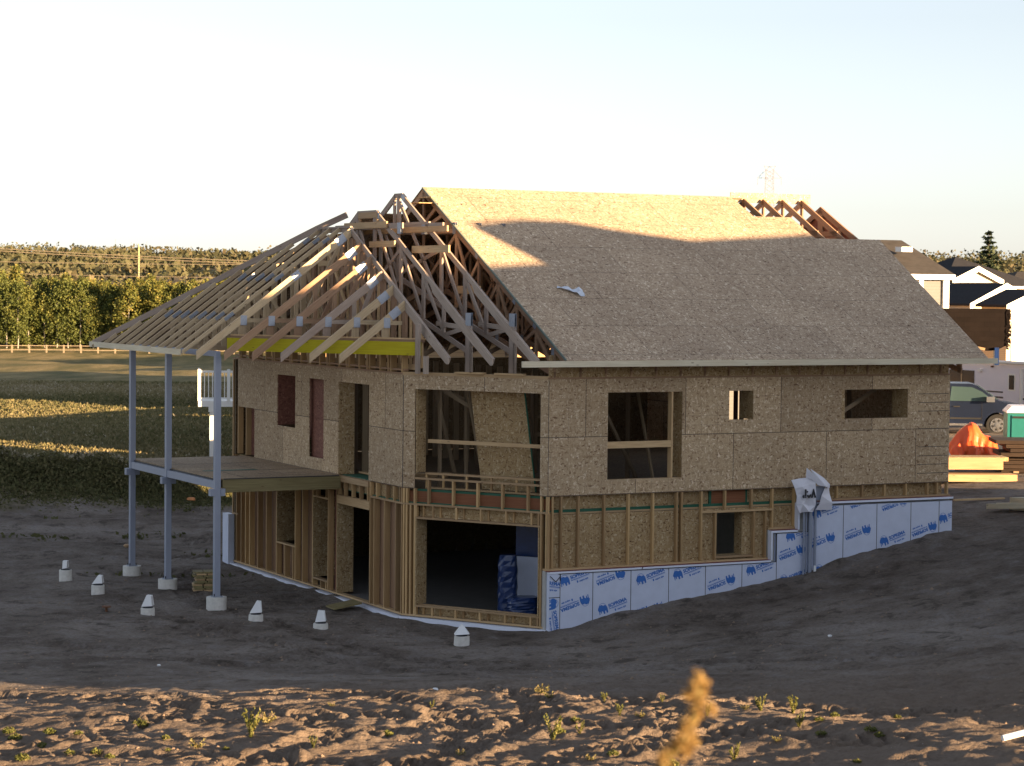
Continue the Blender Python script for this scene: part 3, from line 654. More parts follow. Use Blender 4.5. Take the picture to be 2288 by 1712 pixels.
# jack trusses running out over the deck
def jack(v, front):
    ue = uE(v) if front else -5.50
    if front: zt = zf4(v)
    else: zt = min(5.60 + SE*(-1.70-ue), zb(v))
    sl = (zt-5.60)/(-1.70-ue) if front else SE
    ut = -1.72 if front else min(-1.70, ue + (zt-5.60)/SE)
    d = .175 if front else .09
    mb = MB(); a = Vector((1, 0, sl)).normalized(); nn = Vector((-a.z, 0, a.x))
    p0 = Vector((ue, v, 5.62)); p1 = Vector((ut, v, 5.62+sl*(ut-ue)))
    low = p0 + Vector((0, 0, -d*1.12)); pol = [p0, low, low + a*.02, p1 - nn*d, p1]
    mat = 'lum_soft' if not front else {6.54:'lum_soft',5.93:'lum_brown',5.33:'lum_brown',4.72:'lum_mauve',4.12:'lum_soft',3.50:'lum_soft'}[v]
    t = U(.3, .9)
    A = [p+Vector((0,-.02,0)) for p in pol]; B = [p+Vector((0,.02,0)) for p in pol]; o0 = U(0, 30)
    mb.poly(A, [(p.dot(a)+o0, p.dot(nn)) for p in A], t); mb.poly(B[::-1], [(p.dot(a)+o0, p.dot(nn)) for p in B[::-1]], t)
    for i in range(len(A)):
        j = (i+1) % len(A); mb.poly([A[j], A[i], B[i], B[j]], [(A[j].dot(a)+o0,0),(A[i].dot(a)+o0,0),(A[i].dot(a)+o0,.04),(A[j].dot(a)+o0,.04)], t)
    zc = lambda u: 5.62 + sl*(u-ue) - .16
    up = ue + 1.08
    if front:
        mb.beam((up, v+.03, 5.92), (up, v+.03, 6.22), .04, .17, (0,1,0), .4)
        mb.beam((up, v+.03, 6.30), (-1.75, v+.03, 6.30), .04, .09, (0,1,0), .6)
        if v > 4.3: mb.beam(((up-1.7)/2, v+.03, 5.98), ((up-1.7)/2, v+.03, zc((up-1.7)/2)), .04, .09, (0,1,0), .7); mb.beam(((up-1.7)/2, v+.03, 6.0), (-1.9, v+.03, zc(-1.9)), .036, .09, (0,1,0), .5)
    else:
        e = -4.95
        mb.beam((-4.9, v+.04, 5.66), (-1.75, v+.04, 5.66), .04, .09, (0,1,0), .3)
        for uu in (-4.3, -3.5, -2.6):
            if uu < ut-.2: mb.beam((uu, v, 5.62), (uu, v, zc(uu)), .04, .13 if uu > -4.3 else .1, (0,1,0), .55)
        for u0, u1 in ((-4.3, -3.5), (-3.5, -2.6), (-2.6, -1.8)):
            if u1 < ut: mb.beam((u0, v, zc(u0)), (u1, v, 5.66), .036, .09, (0,1,0), .45)
    o = part(mb, 'jack_truss', M[mat])
    def pl(u, z, w, h, rot=0.):
        m2 = MB(); c_, s_ = cos(rot), sin(rot)
        P = [(u + x*c_ - y*s_, v-.0225, z + x*s_ + y*c_) for x, y in ((-w/2,-h/2),(w/2,-h/2),(w/2,h/2),(-w/2,h/2))]
        m2.hexa([(p[0],p[1]-.003,p[2]) for p in P] + [(p[0],p[1]+.001,p[2]) for p in P], .5); m2.build('connector_plate', M['galv'], o)
    if front:
        pl(up+.02, 6.30, .15, .22); pl(ut-.22, 5.62+sl*(ut-.22-ue)-.10, .26, .19, atan(sl))
        if v > 6.2: pl(ut-1.3, 5.62+sl*(ut-1.3-ue)-.10, .22, .17, atan(sl))
    else:
        for uu in [x_ for x_ in (-4.4, -3.2) if x_ < ut-.3]: pl(uu, zc(uu)+.10, .26, .08, atan(sl))
        if ut > -2: pl(-2.05, zc(-2.05)+.10, .2, .08, atan(sl))
for v in (6.54, 5.93, 5.33, 4.72, 4.12, 3.50): jack(v, True)
for k in range(12): jack(7.15+.6*k, False)
# end fascia, hip board, fascia of the long eave, rakes
part(MB().box(-5.545, -5.505, 7.2, 14.12, 5.51, 5.64, t=1, grain=1), 'fascia_board', M['lum_pale'], 'pale fascia board at the far left eave')
part(MB().box(-.96, 11.2, -.645, -.605, 5.475, 5.60, t=.85, grain=1), 'fascia_board', M['lum_pale'], 'pale fascia board along the right-hand eave')
part(MB().beam((-5.5,13.95,5.60), (-1.75,8.35,8.44), .04, .14, t=.5).beam((-1.75,8.35,8.44), (-1.2,7.9,8.76), .04, .14, t=.2), 'hip_rafter', M['lum_grey'])
part(MB().box(-1.72,-1.66, 6.5, 8.4, 8.42, 8.46, t=.4, grain=1), 'hip_rafter', M['lum_grey'])
# sheathing
def slab_roof(poly, zf, name, mat, th=.018, label=None):
    mb = MB(); A = [Vector((u, v, zf(u, v))) for u, v in poly]; dn = Vector((0,0,-th))
    ar = sum(poly[i][0]*poly[(i+1)%len(poly)][1]-poly[(i+1)%len(poly)][0]*poly[i][1] for i in range(len(poly)))
    if ar < 0: A = A[::-1]
    mb.poly(A, None, .5); mb.poly([p+dn for p in A][::-1], None, .5)
    for i in range(len(A)): j = (i+1) % len(A); mb.poly([A[i]+dn, A[j]+dn, A[j], A[i]], None, .5)
    return part(mb, name, M[mat], label)
slab_roof([(.10,-.6),(10.95,-.6),(11.67,4.56),(9.76,4.56),(9.70,5.56),(8.62,5.56),(8.55,6.51),(.10,6.51)], lambda u, v: zr(v)+.012, 'roof_sheathing', 'osb_roof', label='strand board roof deck with stepped upper right edge')
slab_roof([(.10,6.512),(8.9,6.512),(8.9,13.62),(.10,13.62)], lambda u, v: zb(v)+.008, 'roof_sheathing', 'osb_roof')
slab_roof([(-1.03,7.62),(.098,7.62),(.098,13.62),(-1.03,13.62)], lambda u, v: zb(v)+.008, 'roof_sheathing', 'osb_roof')
slab_roof([(-5.45,13.62),(-1.7,8.6),(-1.04,8.4),(-1.04,13.62)], lambda u, v: zb(v)-.03, 'roof_sheathing', 'osb_roof')
part(MB().prism([(-.56,5.61),(-.52,5.61),(6.5,9.365),(6.5,9.40),(-.56,5.635)], (.075,0,0), (0,1,0), (0,0,1), (.03,0,0)), 'rake_board', M['greyg'], 'thin grey-green edge of the roof deck')
# cross gable beyond the roof
g = MB(); chord(g, 11.25, 2.6, 7.2, 6.5, 9.22, .14); chord(g, 11.25, 6.5, 9.22, 10.4, 7.2, .14); g.beam((11.25,4.4,8.05),(11.25,8.6,8.05), .04, .12, (1,0,0)); g.box(11.23,11.27,6.4,6.6,8.05,9.1,grain=1).box(11.23,11.27,5.6,5.7,8.1,8.7,grain=1)
part(g, 'gable_truss', M['lum_brown']); part(MB().prism([(4.5,8.1),(8.5,8.1),(6.5,9.15)], (11.30,0,0), (0,1,0), (0,0,1), (.02,0,0)), 'gable_sheet', M['red_in'])
part(MB().box(8.6, 11.0, 6.60, 6.62, 9.27, 9.52, t=1), 'ridge_sheet', M['osb_roof'])
# yellow beam on the posts, with ledger
yb0, yb1 = Vector((-1.75, 2.55, 0)), Vector((-4.62, 6.62, 0)); dY = (yb0-yb1).normalized()
part(MB().beam(yb1+Vector((0,0,5.765)), yb0+Vector((0,0,5.765)), .045, .29, Vector((dY.y,-dY.x,0)), .6), 'yellow_beam', M['yellow'], 'yellow-coated beam carrying the front jack trusses')
part(MB().beam(yb1+Vector((.10,.06,5.93)), yb0+Vector((.10,.06,5.93)), .09, .06, t=.2), 'beam_ledger', M['lum_brown'])
part(MB().beam(yb1+Vector((.14,.1,5.975)), yb0+Vector((.14,.1,5.975)), .09, .03, t=1), 'beam_ledger', M['lum'])
for k in range(18):
    s = 3.15+.58*k
    stud(OA, dA, nA, s, 5.24, 5.62, w=.05, depth=.14, name='attic_cripple', t=U(.4,1)); 
    if k % 2: stud(OA, dA, nA, s+.2, 5.24, 5.62, w=.10, depth=.10, out=-.03, name='attic_cripple', t=U(.1,.5))
part(plate(MB(), OA, dA, nA, 3.05, 13.5, 5.62, 5.66, .14, 0, .7), 'attic_rail', M['lum']); part(plate(MB(), OA, dA, nA, 3.05, 13.5, 5.28, 5.32, .1, -.02, .6), 'attic_rail', M['lum_brown'])
part(MB().box(-1.86,-1.80, 2.45, 2.60, 5.24, 6.3, t=.6, grain=1).box(-1.80,-1.72, 2.2, 2.32, 5.24, 5.62, t=.9, grain=1), 'corner_post', M['lum_grey'])

# ---------------------------------------------------------------- deck and steel
PU = -4.95
for i, v in enumerate((6.35, 9.72, 12.45)):
    o = part(MB().box(PU-.065, PU+.065, v-.065, v+.065, .16, 5.50, t=.5), 'steel_post', M['steel'])
    MB().box(PU-.11, PU+.11, v-.11, v+.11, .145, .165, t=.5).build('base_plate', M['galv'], o)
    MB().box(PU-.17, PU-.07, v-.08, v+.08, 2.40, 2.56, t=.5).box(PU+.07, PU+.17, v-.08, v+.08, 2.40, 2.56, t=.5).build('bracket', M['steel'], o)
    bt_ = MB()
    for a in (-.08, .08):
        for b in (-.08, .08): bt_.tube((PU+a, v+b, .165), (PU+a, v+b, .22), .012, 6)
    bt_.build('anchor_bolt', M['black'], o)
part(MB().box(PU-.05, PU+.05, 6.42, 12.38, 2.56, 2.72, t=.5), 'steel_beam', M['steel'])
part(MB().box(PU-.05, PU+.05, 6.30, 12.7, 5.50, 5.62, t=.5), 'steel_beam', M['steel'])
part(MB().box(PU+.06, -1.96, 6.40, 12.7, 2.755, 2.775, t=.5), 'deck_floor', M['osb_deck'])
dj = MB().box(PU+.02, PU+.055, 6.5, 12.6, 2.725, 2.753).box(-4.78, -2.0, 6.385, 6.40, 2.752, 2.773)
dj.box(-4.9, -2.0, 8.38, 8.395, 2.7755, 2.778).box(-4.9, -2.4, 10.5, 10.51, 2.7755, 2.778).box(-3.6, -2.1, 7.4, 7.41, 2.7755, 2.778).box(-4.2, -4.19, 6.42, 8.38, 2.7755, 2.778).box(-3.2, -3.19, 8.4, 10.5, 2.7755, 2.778)
part(dj, 'deck_joint', M['black'])
part(MB().box(-4.5,-3.2, 8.42, 8.62, 2.7755, 2.779), 'deck_gasket', M['green'])
part(MB().box(-4.80, -1.95, 6.40, 6.44, 2.46, 2.75, t=.55, grain=1), 'deck_joist', M['lum_green'], 'greenish treated joist along the near edge of the deck')
for k in range(9): part(MB().box(-4.8, -1.96, 7.1+.65*k, 7.14+.65*k, 2.50, 2.75, t=.4, grain=1), 'deck_joist', M['lum_green'])

# conduits and meter box wrapped in house wrap
for u, r, z in ((6.27, .022, 2.30), (6.33, .014, 2.30), (6.44, .045, 2.55), (6.57, .03, 2.55)):
    part(MB().tube((u, FY-.07, .75), (u, FY-.07, z), r, 10), 'conduit', M['steel'])
part(MB().tube((6.53, FY-.14, .85), (6.53, FY-.14, 1.05), .03, 10), 'conduit_stub', M['capw'])
part(MB().box(6.50, 6.72, FY-.18, FY-.02, 2.50, 2.80), 'meter_box', M['steel'])
def cloth(grid, name, mat, parent=None, th=.006, label=None):
    """grid[r][c] of points -> thin double-skinned cloth"""
    mb = MB(); r, c = len(grid), len(grid[0]); off = Vector((0, th, 0))
    for i in range(r-1):
        for j in range(c-1):
            a, b, d, e = grid[i][j], grid[i][j+1], grid[i+1][j+1], grid[i+1][j]
            mb.poly([a, b, d, e], None, .5); mb.poly([Vector(e)+off, Vector(d)+off, Vector(b)+off, Vector(a)+off], None, .5)
    return mb.build(name, mat, parent or H, label)
Y0 = FY-.05
def wr(p): return [[Vector((a, Y0-y, z)) for a, y, z in row] for row in p]
wo = cloth(wr([[(5.90,.05,2.95),(6.10,.10,2.99),(6.30,.12,3.00),(6.42,.16,3.02)],[(5.96,.10,2.78),(6.12,.16,2.80),(6.30,.14,2.84),(6.44,.20,2.88)],[(6.02,.10,2.60),(6.14,.12,2.62),(6.32,.16,2.62),(6.46,.20,2.62)],[(6.02,.08,2.42),(6.16,.14,2.42),(6.32,.10,2.38),(6.46,.18,2.40)],[(6.10,.10,2.22),(6.20,.06,2.24),(6.32,.14,2.25),(6.44,.12,2.24)]]), 'house_wrap', M['wrap'], label='crumpled white house wrap around the meter box')
cloth(wr([[(6.24,.14,3.22),(6.30,.2,3.15),(6.42,.2,3.02)],[(6.24,.12,3.0),(6.34,.18,2.97),(6.47,.22,2.86)]]), 'wrap_flap', M['wrap'], wo)
cloth(wr([[(6.30,.2,3.20),(6.62,.24,3.00),(6.86,.14,2.84)],[(6.48,.22,2.84),(6.66,.30,2.80),(6.84,.16,2.76)]]), 'wrap_flap', M['wrap'], wo)
cloth(wr([[(6.72,.16,2.78),(6.86,.10,2.78)],[(6.60,.20,2.60),(6.90,.08,2.62)],[(6.58,.16,2.42),(6.95,.12,2.42)],[(6.50,.12,2.28),(6.98,.06,2.26)]]), 'wrap_flap', M['wrap'], wo)
tv, tf = text_mesh('ver', .36, 'wrap_word'); wmb = MB()
for f in tf: wmb.poly([(6.44-tv[i][0]*.72, Y0-.21, 2.74-tv[i][1]) for i in f], None, .5)
wmb.build('wrap_lettering', M['black'], wo)

# stripes of nailing on right end of the side wall
sl_ = MB()
for z in (4.78, 4.585, 4.39, 3.99, 3.58, 3.375, 3.18, 2.98): sl_.box(9.47, 10.25+(z % .2)*.4, -.003, .0, z-.006, z+.006)
part(sl_, 'nailing_line', M['black'])
# sheet joints at the building corners
part(MB().box(-.006, .004, -.004, .0, 2.76, 5.18), 'corner_joint', M['black'])
cj = MB(); cj.hexa([K1+dM*a+nM*b+Vector((0,0,z)) for z in (2.76, 5.18) for a, b in ((-.008,.003),(.006,.003),(.006,0),(-.008,0))]); part(cj, 'corner_joint', M['black'])

# ================================================================ TERRAIN
def smooth_noise(X, Y, s, seed):
    """lattice value noise"""
    r = np.random.default_rng(seed); G = r.random((256, 256)); x = X/s+1000.; y = Y/s+1000.
    xi = np.floor(x).astype(int); yi = np.floor(y).astype(int); fx = x-xi; fy = y-yi
    fx = fx*fx*(3-2*fx); fy = fy*fy*(3-2*fy); g = lambda a, b: G[a % 256, b % 256]
    return ((g(xi,yi)*(1-fx)+g(xi+1,yi)*fx)*(1-fy)+(g(xi,yi+1)*(1-fx)+g(xi+1,yi+1)*fx)*fy)*2-1
cp = [(-6,27,1.40),(0,27,1.62),(6,27,1.85),(-7,32,1.02),(0,31.75,1.36),(5,30,1.58),(-8.2,36.5,.60),(0,36,.88),(6,34,1.30),(12,30,2.3),(12,35,2.0),
      (-10,40,.25),(-4,42,.10),(0,45.3,-.08),(2,42,.20),(6,42,.75),(9,40.3,1.2),(5,46.5,.40),(11.1,49.2,1.75),(14,42,2.2),(12,45,1.9),
      (-12,48,-.05),(-6,46,-.08),(-3,49,-.12),(-8,52,-.08),(-15,55,0),(-10,57,-.05),(-12,60,.05),(-14,66,.2),(-8,66,.15),(-7,62,0),(-3,78,.4),(-17,71.5,.9),(-10,72,.45),(-20,85,1.0),(-5,95,.8),(-20,110,.5),(-30,150,0),(0,150,.2),(30,150,2.0),(-70,290,-1.9),(0,290,-1.8),(60,290,.5),(-70,150,-.2),
      (13,62,1.95),(13,68,1.85),(17,86,1.8),(20,92,1.9),(20,120,2.0),(40,60,2.4),(30,30,2.6),(20,30,2.6),(40,90,2.2),
      (0,0,5.4),(0,5,5.2),(-3,10,4.4),(3,10,4.5),(0,18,2.9),(0,23,1.9),(-15,20,1.8),(15,20,3.0),(-10,5,4.2),(10,5,4.8),(0,-15,5),(-25,35,.8),(-30,60,.5),(-30,10,2.5),(30,5,4),(-50,90,.6),(10.2,64,1.7)]
for u, z in ((.24,.0),(1.01,.16),(1.95,.33),(2.85,.42),(3.5,.5),(4.7,.60),(5.63,.72),(6.36,.86),(7.37,1.11),(8.2,1.31),(9.19,1.40),(10.1,1.66),(10.5,1.62)):
    p = L(u, -.2); cp.append((p.x, p.y, z)); 
for u, v, z in ((-.6,.5,-.10),(-2.05,3,-.09),(-2.15,6,-.09),(-2.15,9,-.09),(-2.15,12.5,-.08),(-2.2,14.5,-.02),(.2,-1.2,0.0),(4,-3,.55),(7.5,-2.2,1.1),(10.6,3,1.7),(10.6,10,1.7),(-6,4,-.08),(-4,0,-.1)):
    p = L(u, v); cp.append((p.x, p.y, z))
cp = np.array(cp, float)
def warp(x, y): return np.stack([x, y], -1)
def tps(r2): return np.where(r2 > 1e-9, r2*np.log(np.maximum(r2, 1e-9)), 0)
A_ = cp[:, :2]; n_ = len(cp); K_ = tps(((A_[:,None]-A_[None])**2).sum(-1)) + np.eye(n_)*3.0; P_ = np.c_[np.ones(n_), A_]
sol = np.linalg.solve(np.r_[np.c_[K_, P_], np.c_[P_.T, np.zeros((3,3))]], np.r_[cp[:,2], np.zeros(3)])
def base_z(X, Y):
    X = np.asarray(X, float); Y = np.asarray(Y, float); sh = X.shape; x, y = X.ravel(), Y.ravel(); out = np.empty(x.size)
    xc, yc = np.clip(x, -75, 75), np.clip(y, -20, 290)
    for i in range(0, x.size, 40000):
        a, b = xc[i:i+40000], yc[i:i+40000]
        out[i:i+40000] = tps((a[:,None]-cp[:,0])**2+(b[:,None]-cp[:,1])**2)@sol[:n_] + sol[n_]+sol[n_+1]*a+sol[n_+2]*b
    far = np.interp(y, [0,290,380,520,800,1300,2500,6000], [-9,-1.9,0.5,7.0,12.5,18.0,20,20])
    w = np.clip((y-220)/90, 0, 1); w = w*w*(3-2*w); out = out*(1-w)+far*w
    return out.reshape(sh)
e2 = (lambda p: ((p[0]-K2.x)*eB.x+(p[1]-K2.y)*eB.y, (p[0]-K2.x)*eA.x+(p[1]-K2.y)*eA.y))
# tyre tracks: polylines on the lit shelf of earth
tracks = [([(-9,31.5),(-5,30.2),(-1.5,29.6),(2,28.2),(4.5,26.5)], .36, .03), ([(-9,29),(-6,28.2),(-2,28.4),(1,30.2),(3.2,32.0)], .30, .028), ([(-3.4,34.2),(-1.6,31.8),(-.7,29.5),(-.6,26.5),(-1.5,24.5)], .34, .03), ([(-.6,33.6),(.4,31.2),(.2,28.6),(-.8,26)], .3, .03),
          ([(-8.5,34.5),(-5,33.2),(-2,33.3),(2,31.2),(6,29.0)], .30, .025), ([(1.2,26.0),(3.2,28.3),(5.4,29.2),(8,29.4)], .32, .03), ([(-7.5,26),(-5.4,28.5),(-4.6,31),(-5.2,34)], .32, .025), ([(-9,27),(-4.5,26.8),(-1,25.4)], .34, .03), ([(-3,26),(-2.2,28.4),(-3.4,31),(-6,33.0)], .3, .03), ([(0,25),(1.8,27.4),(2.2,29.4),(1.2,31.4)], .3, .03)]
def add_tracks(X, Y):
    dz = np.zeros_like(X)
    for pts, hw, amp in tracks:
        P = np.array(pts, float)
        # catmull-rom resample
        Q = []
        E = np.r_[[2*P[0]-P[1]], P, [2*P[-1]-P[-2]]]
        for i in range(1, len(E)-2):
            for t in np.linspace(0, 1, 14, endpoint=False):
                Q.append(.5*((2*E[i])+(-E[i-1]+E[i+1])*t+(2*E[i-1]-5*E[i]+4*E[i+1]-E[i+2])*t*t+(-E[i-1]+3*E[i]-3*E[i+1]+E[i+2])*t**3))
        Q = np.array(Q+[P[-1]]); S = np.r_[0, np.cumsum(np.hypot(*(Q[1:]-Q[:-1]).T))]
        m = (X > Q[:,0].min()-1) & (X < Q[:,0].max()+1) & (Y > Q[:,1].min()-1) & (Y < Q[:,1].max()+1)
        x, y = X[m], Y[m]; best = np.full(x.shape, 9.); s = np.zeros(x.shape); sd = np.zeros(x.shape)
        for i in range(len(Q)-1):
            d = Q[i+1]-Q[i]; l2 = d@d; t = np.clip(((x-Q[i,0])*d[0]+(y-Q[i,1])*d[1])/l2, 0, 1)
            px, py = Q[i,0]+t*d[0], Q[i,1]+t*d[1]; di = np.hypot(x-px, y-py); k = di < best
            best = np.where(k, di, best); s = np.where(k, S[i]+t*sqrt(l2), s); sd = np.where(k, np.sign((x-px)*d[1]-(y-py)*d[0]), sd)
        q_ = best/hw; inside = np.clip(1-(q_-.85)/.15, 0, 1)
        lug = np.sin(2*pi*(s+np.abs(best)*.8)/.27); lug = np.tanh(lug*2.2)
        edge = np.exp(-((q_-1.15)/.25)**2)*amp*.9*(.6+.4*smooth_noise(x, y, .5, 31))
        dz[m] += inside*(-amp*.6 + lug*amp*.85) + edge
    return dz
cols = np.r_[-np.geomspace(4000, 9.4, 90), np.arange(-9, 11.05, .062), np.geomspace(11.2, 4000, 90)]
rows = np.r_[np.linspace(-25, 22, 40), np.arange(22.6, 24.5, .2), np.arange(24.5, 37, .052), np.arange(37, 55, .085), np.arange(55.1, 75, .2), np.geomspace(75.4, 6000, 150)]
XX, YY = np.meshgrid(cols, rows)
ZZ = base_z(XX, YY)
u_, v_ = e2((XX, YY))
near = np.clip(1-(YY-70)/30, 0, 1)
fg = np.clip((38-YY)/4, 0, 1)*np.clip((YY-22)/2, 0, 1)
hillw = np.clip((XX-2)/5, 0, 1)*np.clip((48-YY)/6, 0, 1)
ZZ += near*(.05*smooth_noise(XX*.6, YY, 2.3, 1)+.028*smooth_noise(XX*.7, YY, .55, 2)+.014*smooth_noise(XX, YY, .22, 3))
rid = lambda sc_, sd_: 1-np.abs(smooth_noise(XX*.8+YY*.25, YY-XX*.1, sc_, sd_))*2
ZZ += fg*(.06*smooth_noise(XX, YY, 1.3, 4)+.030*rid(.62, 5)*(.4+.6*smooth_noise(XX, YY, 1.7, 15))+.030*rid(.24, 6)*(.5+.5*smooth_noise(XX, YY, .9, 16))+.024*smooth_noise(XX, YY, .14, 17)+.016*smooth_noise(XX, YY, .08, 18))
ZZ += hillw*(.05*smooth_noise(XX*.5+YY*.2, YY-XX*.4, .7, 8)+.03*smooth_noise(XX*.5+YY*.2, YY-XX*.4, .28, 9))
lw = np.clip((-6-XX)/4, 0, 1)*np.clip((YY-50)/4, 0, 1)*np.clip((74-YY)/4, 0, 1)
ZZ += lw*(.07*smooth_noise(XX*.5, YY, 1.2, 12)+.04*smooth_noise(XX*.5, YY, .5, 13))
m_ = (YY > 24) & (YY < 36) & (np.abs(XX) < 10)
tz = np.zeros_like(ZZ); tz[m_] = add_tracks(XX[m_], YY[m_])
tracks = [([(-12,46),(-6,43.5),(0,41.5),(6,38)], .35, .02), ([(-12,44.3),(-6,41.9),(0,39.9),(6,36.5)], .35, .02), ([(-11,50.5),(-6,46.5),(-1,43),(5,42.5),(9,44)], .32, .016), ([(-10,57),(-9,52),(-6,47),(-2,41),(0,37)], .34, .018), ([(-8.2,57),(-7.2,52),(-4.2,47),(-.4,41),(1.6,37)], .34, .018), ([(9,36),(6,39.5),(4.5,43),(6.5,46)], .3, .016), ([(-14,60),(-10,59),(-6,61),(-5,66)], .4, .03), ([(-15,63.5),(-10,62.5),(-7,65)], .4, .03)]
m_ = (YY > 36) & (YY < 67) & (XX > -15) & (XX < 10); tz[m_] += add_tracks(XX[m_], YY[m_])*.8
if True:
    ZZ += np.clip(tz*2.0, -.10, .075)
ZZ += np.clip((YY-75)/40, 0, 1)*np.clip((320-YY)/60, 0, 1)*(.25*smooth_noise(XX, YY, 14, 20)+.12*smooth_noise(XX, YY, 4, 21))
ZZ += np.clip((YY-500)/300, 0, 1)*(4*smooth_noise(XX, YY, 260, 22))
bank = np.exp(-((YY-(71.5+.18*(XX+14)))/1.6)**2)*np.clip((-9.5-XX)/3, 0, 1); ZZ += bank*.55
wl = np.clip(1-np.abs(v_+.5)/.8, 0, 1)*((u_ > .2) & (u_ < 10.6)); ZZ += wl*(.05*smooth_noise(XX, YY, .45, 51)+.03*smooth_noise(XX, YY, .16, 52))
wl = np.clip(1-np.abs(((u_+1.92)*.845+(v_-3.05)*.534)+.5)/.8, 0, 1)*(v_ > -.2)*(v_ < 3.2)+np.clip(1-np.abs(u_+2.4)/.7, 0, 1)*(v_ > 3)*(v_ < 13.4); ZZ += wl*.025*smooth_noise(XX, YY, .4, 53)
# hollow under the building footprint
ins = (v_ > .02) & (u_ < 10.3) & (v_ < 13.5) & ((u_ > -1.85) & ((v_ > 3.0) | ((u_+1.92)*3.05+(v_-3.05)*1.92 > .25)))
ZZ = np.where(ins, np.minimum(ZZ, -.22), ZZ)
nr, nc = ZZ.shape
verts = np.stack([XX, YY, ZZ], -1).reshape(-1, 3).astype(np.float32)
idx = np.arange(nr*nc).reshape(nr, nc); quads = np.stack([idx[:-1,:-1], idx[:-1,1:], idx[1:,1:], idx[1:,:-1]], -1).reshape(-1, 4)
me = bpy.data.meshes.new('ground'); me.vertices.add(len(verts)); me.vertices.foreach_set('co', verts.ravel())
me.loops.add(quads.size); me.loops.foreach_set('vertex_index', quads.ravel().astype(np.int32))
me.polygons.add(len(quads)); me.polygons.foreach_set('loop_start', np.arange(0, quads.size, 4, dtype=np.int32))
me.polygons.foreach_set('use_smooth', np.ones(len(quads), bool)); me.update(calc_edges=True); me.validate()
ground = bpy.data.objects.new('ground', me); C.objects.link(ground); tag(ground, kind='structure')
def gz(x, y):
    """height of the built ground at a point (bilinear in the grid)"""
    j = int(np.clip(np.searchsorted(cols, x)-1, 0, nc-2)); i = int(np.clip(np.searchsorted(rows, y)-1, 0, nr-2))
    a = (x-cols[j])/(cols[j+1]-cols[j]); b = (y-rows[i])/(rows[i+1]-rows[i])
    return float((ZZ[i,j]*(1-a)+ZZ[i,j+1]*a)*(1-b)+(ZZ[i+1,j]*(1-a)+ZZ[i+1,j+1]*a)*b)
# ground material: bare earth near, meadow beyond, by position and noise
m, nt, b = newmat('earth_and_meadow'); geo = nt.nodes.new('ShaderNodeNewGeometry').outputs['Position']
sx = nt.nodes.new('ShaderNodeSeparateXYZ'); nt.links.new(geo, sx.inputs[0])
n1 = noise(nt, geo, .35, 6, .6); n2 = noise(nt, mapping(nt, geo, (1.3, 1.0, 1)), 1.5, 6, .68); n3 = noise(nt, geo, 14, 4, .6)
earth = ramp(nt, n1, [(.34, (.112,.090,.074)), (.5, (.168,.140,.118)), (.66, (.240,.208,.182))])
earth = mixc(nt, ramp(nt, n2, [(.50, (0,)*3), (.70, (.6,)*3)]), earth, (.24,.22,.21))
earth = mixc(nt, ramp(nt, n2, [(.36, (.7,)*3), (.46, (0,)*3)]), earth, (.050,.042,.033))
earth = mixc(nt, ramp(nt, n3, [(.35, (.35,)*3), (.55, (0,)*3)]), earth, (.05,.042,.036))
fg_r = nt.nodes.new('ShaderNodeMapRange'); fg_r.inputs[1].default_value = 42; fg_r.inputs[2].default_value = 34; nt.links.new(math_(nt, 'ADD', sx.outputs[1], math_(nt, 'MULTIPLY', n2, 6)), fg_r.inputs[0]); fgm = fg_r.outputs[0]
earth = mixc(nt, math_(nt, 'MULTIPLY', fgm, .8), earth, mixc(nt, n3, (.112,.086,.067), (.195,.150,.116)))
st = voro(nt, geo, 9, 'Distance')
earth = mixc(nt, math_(nt, 'MULTIPLY', math_(nt, 'LESS_THAN', st, .07), ramp(nt, noise(nt, geo, 1.1, 2), [(.55, (0,)*3), (.6, (.8,)*3)])), earth, (.34,.32,.30))
g1 = noise(nt, mapping(nt, geo, (.35, .09, 1)), .9, 6, .65); g2 = noise(nt, geo, 2.2, 5, .7)
mead = ramp(nt, g1, [(.30, (.095,.098,.040)), (.45, (.16,.14,.065)), (.58, (.25,.20,.095)), (.75, (.34,.27,.15))])
mead = mixc(nt, ramp(nt, g2, [(.35, (.4,)*3), (.6, (0,)*3)]), mead, (.06,.06,.024))
farc = ramp(nt, noise(nt, mapping(nt, geo, (.3, 1, 1)), .012, 4), [(.35, (.06,.065,.03)), (.55, (.16,.12,.075)), (.7, (.10,.085,.045))])
mead = mixc(nt, math_(nt, 'GREATER_THAN', sx.outputs[1], 380), mead, farc)
edge = math_(nt, 'ADD', sx.outputs[1], math_(nt, 'MULTIPLY', math_(nt, 'SUBTRACT', noise(nt, geo, .22, 5, .65), .5), 16))
edge = math_(nt, 'SUBTRACT', edge, math_(nt, 'MULTIPLY', sx.outputs[0], .45))
em = nt.nodes.new('ShaderNodeMapRange'); em.inputs[1].default_value = 74; em.inputs[2].default_value = 78; nt.links.new(edge, em.inputs[0])
right = nt.nodes.new('ShaderNodeMapRange'); right.inputs[1].default_value = 6; right.inputs[2].default_value = 9; nt.links.new(sx.outputs[0], right.inputs[0])
mask = math_(nt, 'MULTIPLY', em.outputs[0], math_(nt, 'SUBTRACT', 1.0, math_(nt, 'MULTIPLY', right.outputs[0], math_(nt, 'LESS_THAN', sx.outputs[1], 140))))
c = mixc(nt, mask, earth, mead)
nt.links.new(c, b.inputs['Base Color']); b.inputs['Roughness'].default_value = .95; b.inputs['Specular IOR Level'].default_value = .1
bump(nt, b, math_(nt, 'ADD', noise(nt, geo, 9, 6, .7), math_(nt, 'MULTIPLY', noise(nt, geo, 2.5, 4, .6), 1.5)), .9, .07)
me.materials.append(m)

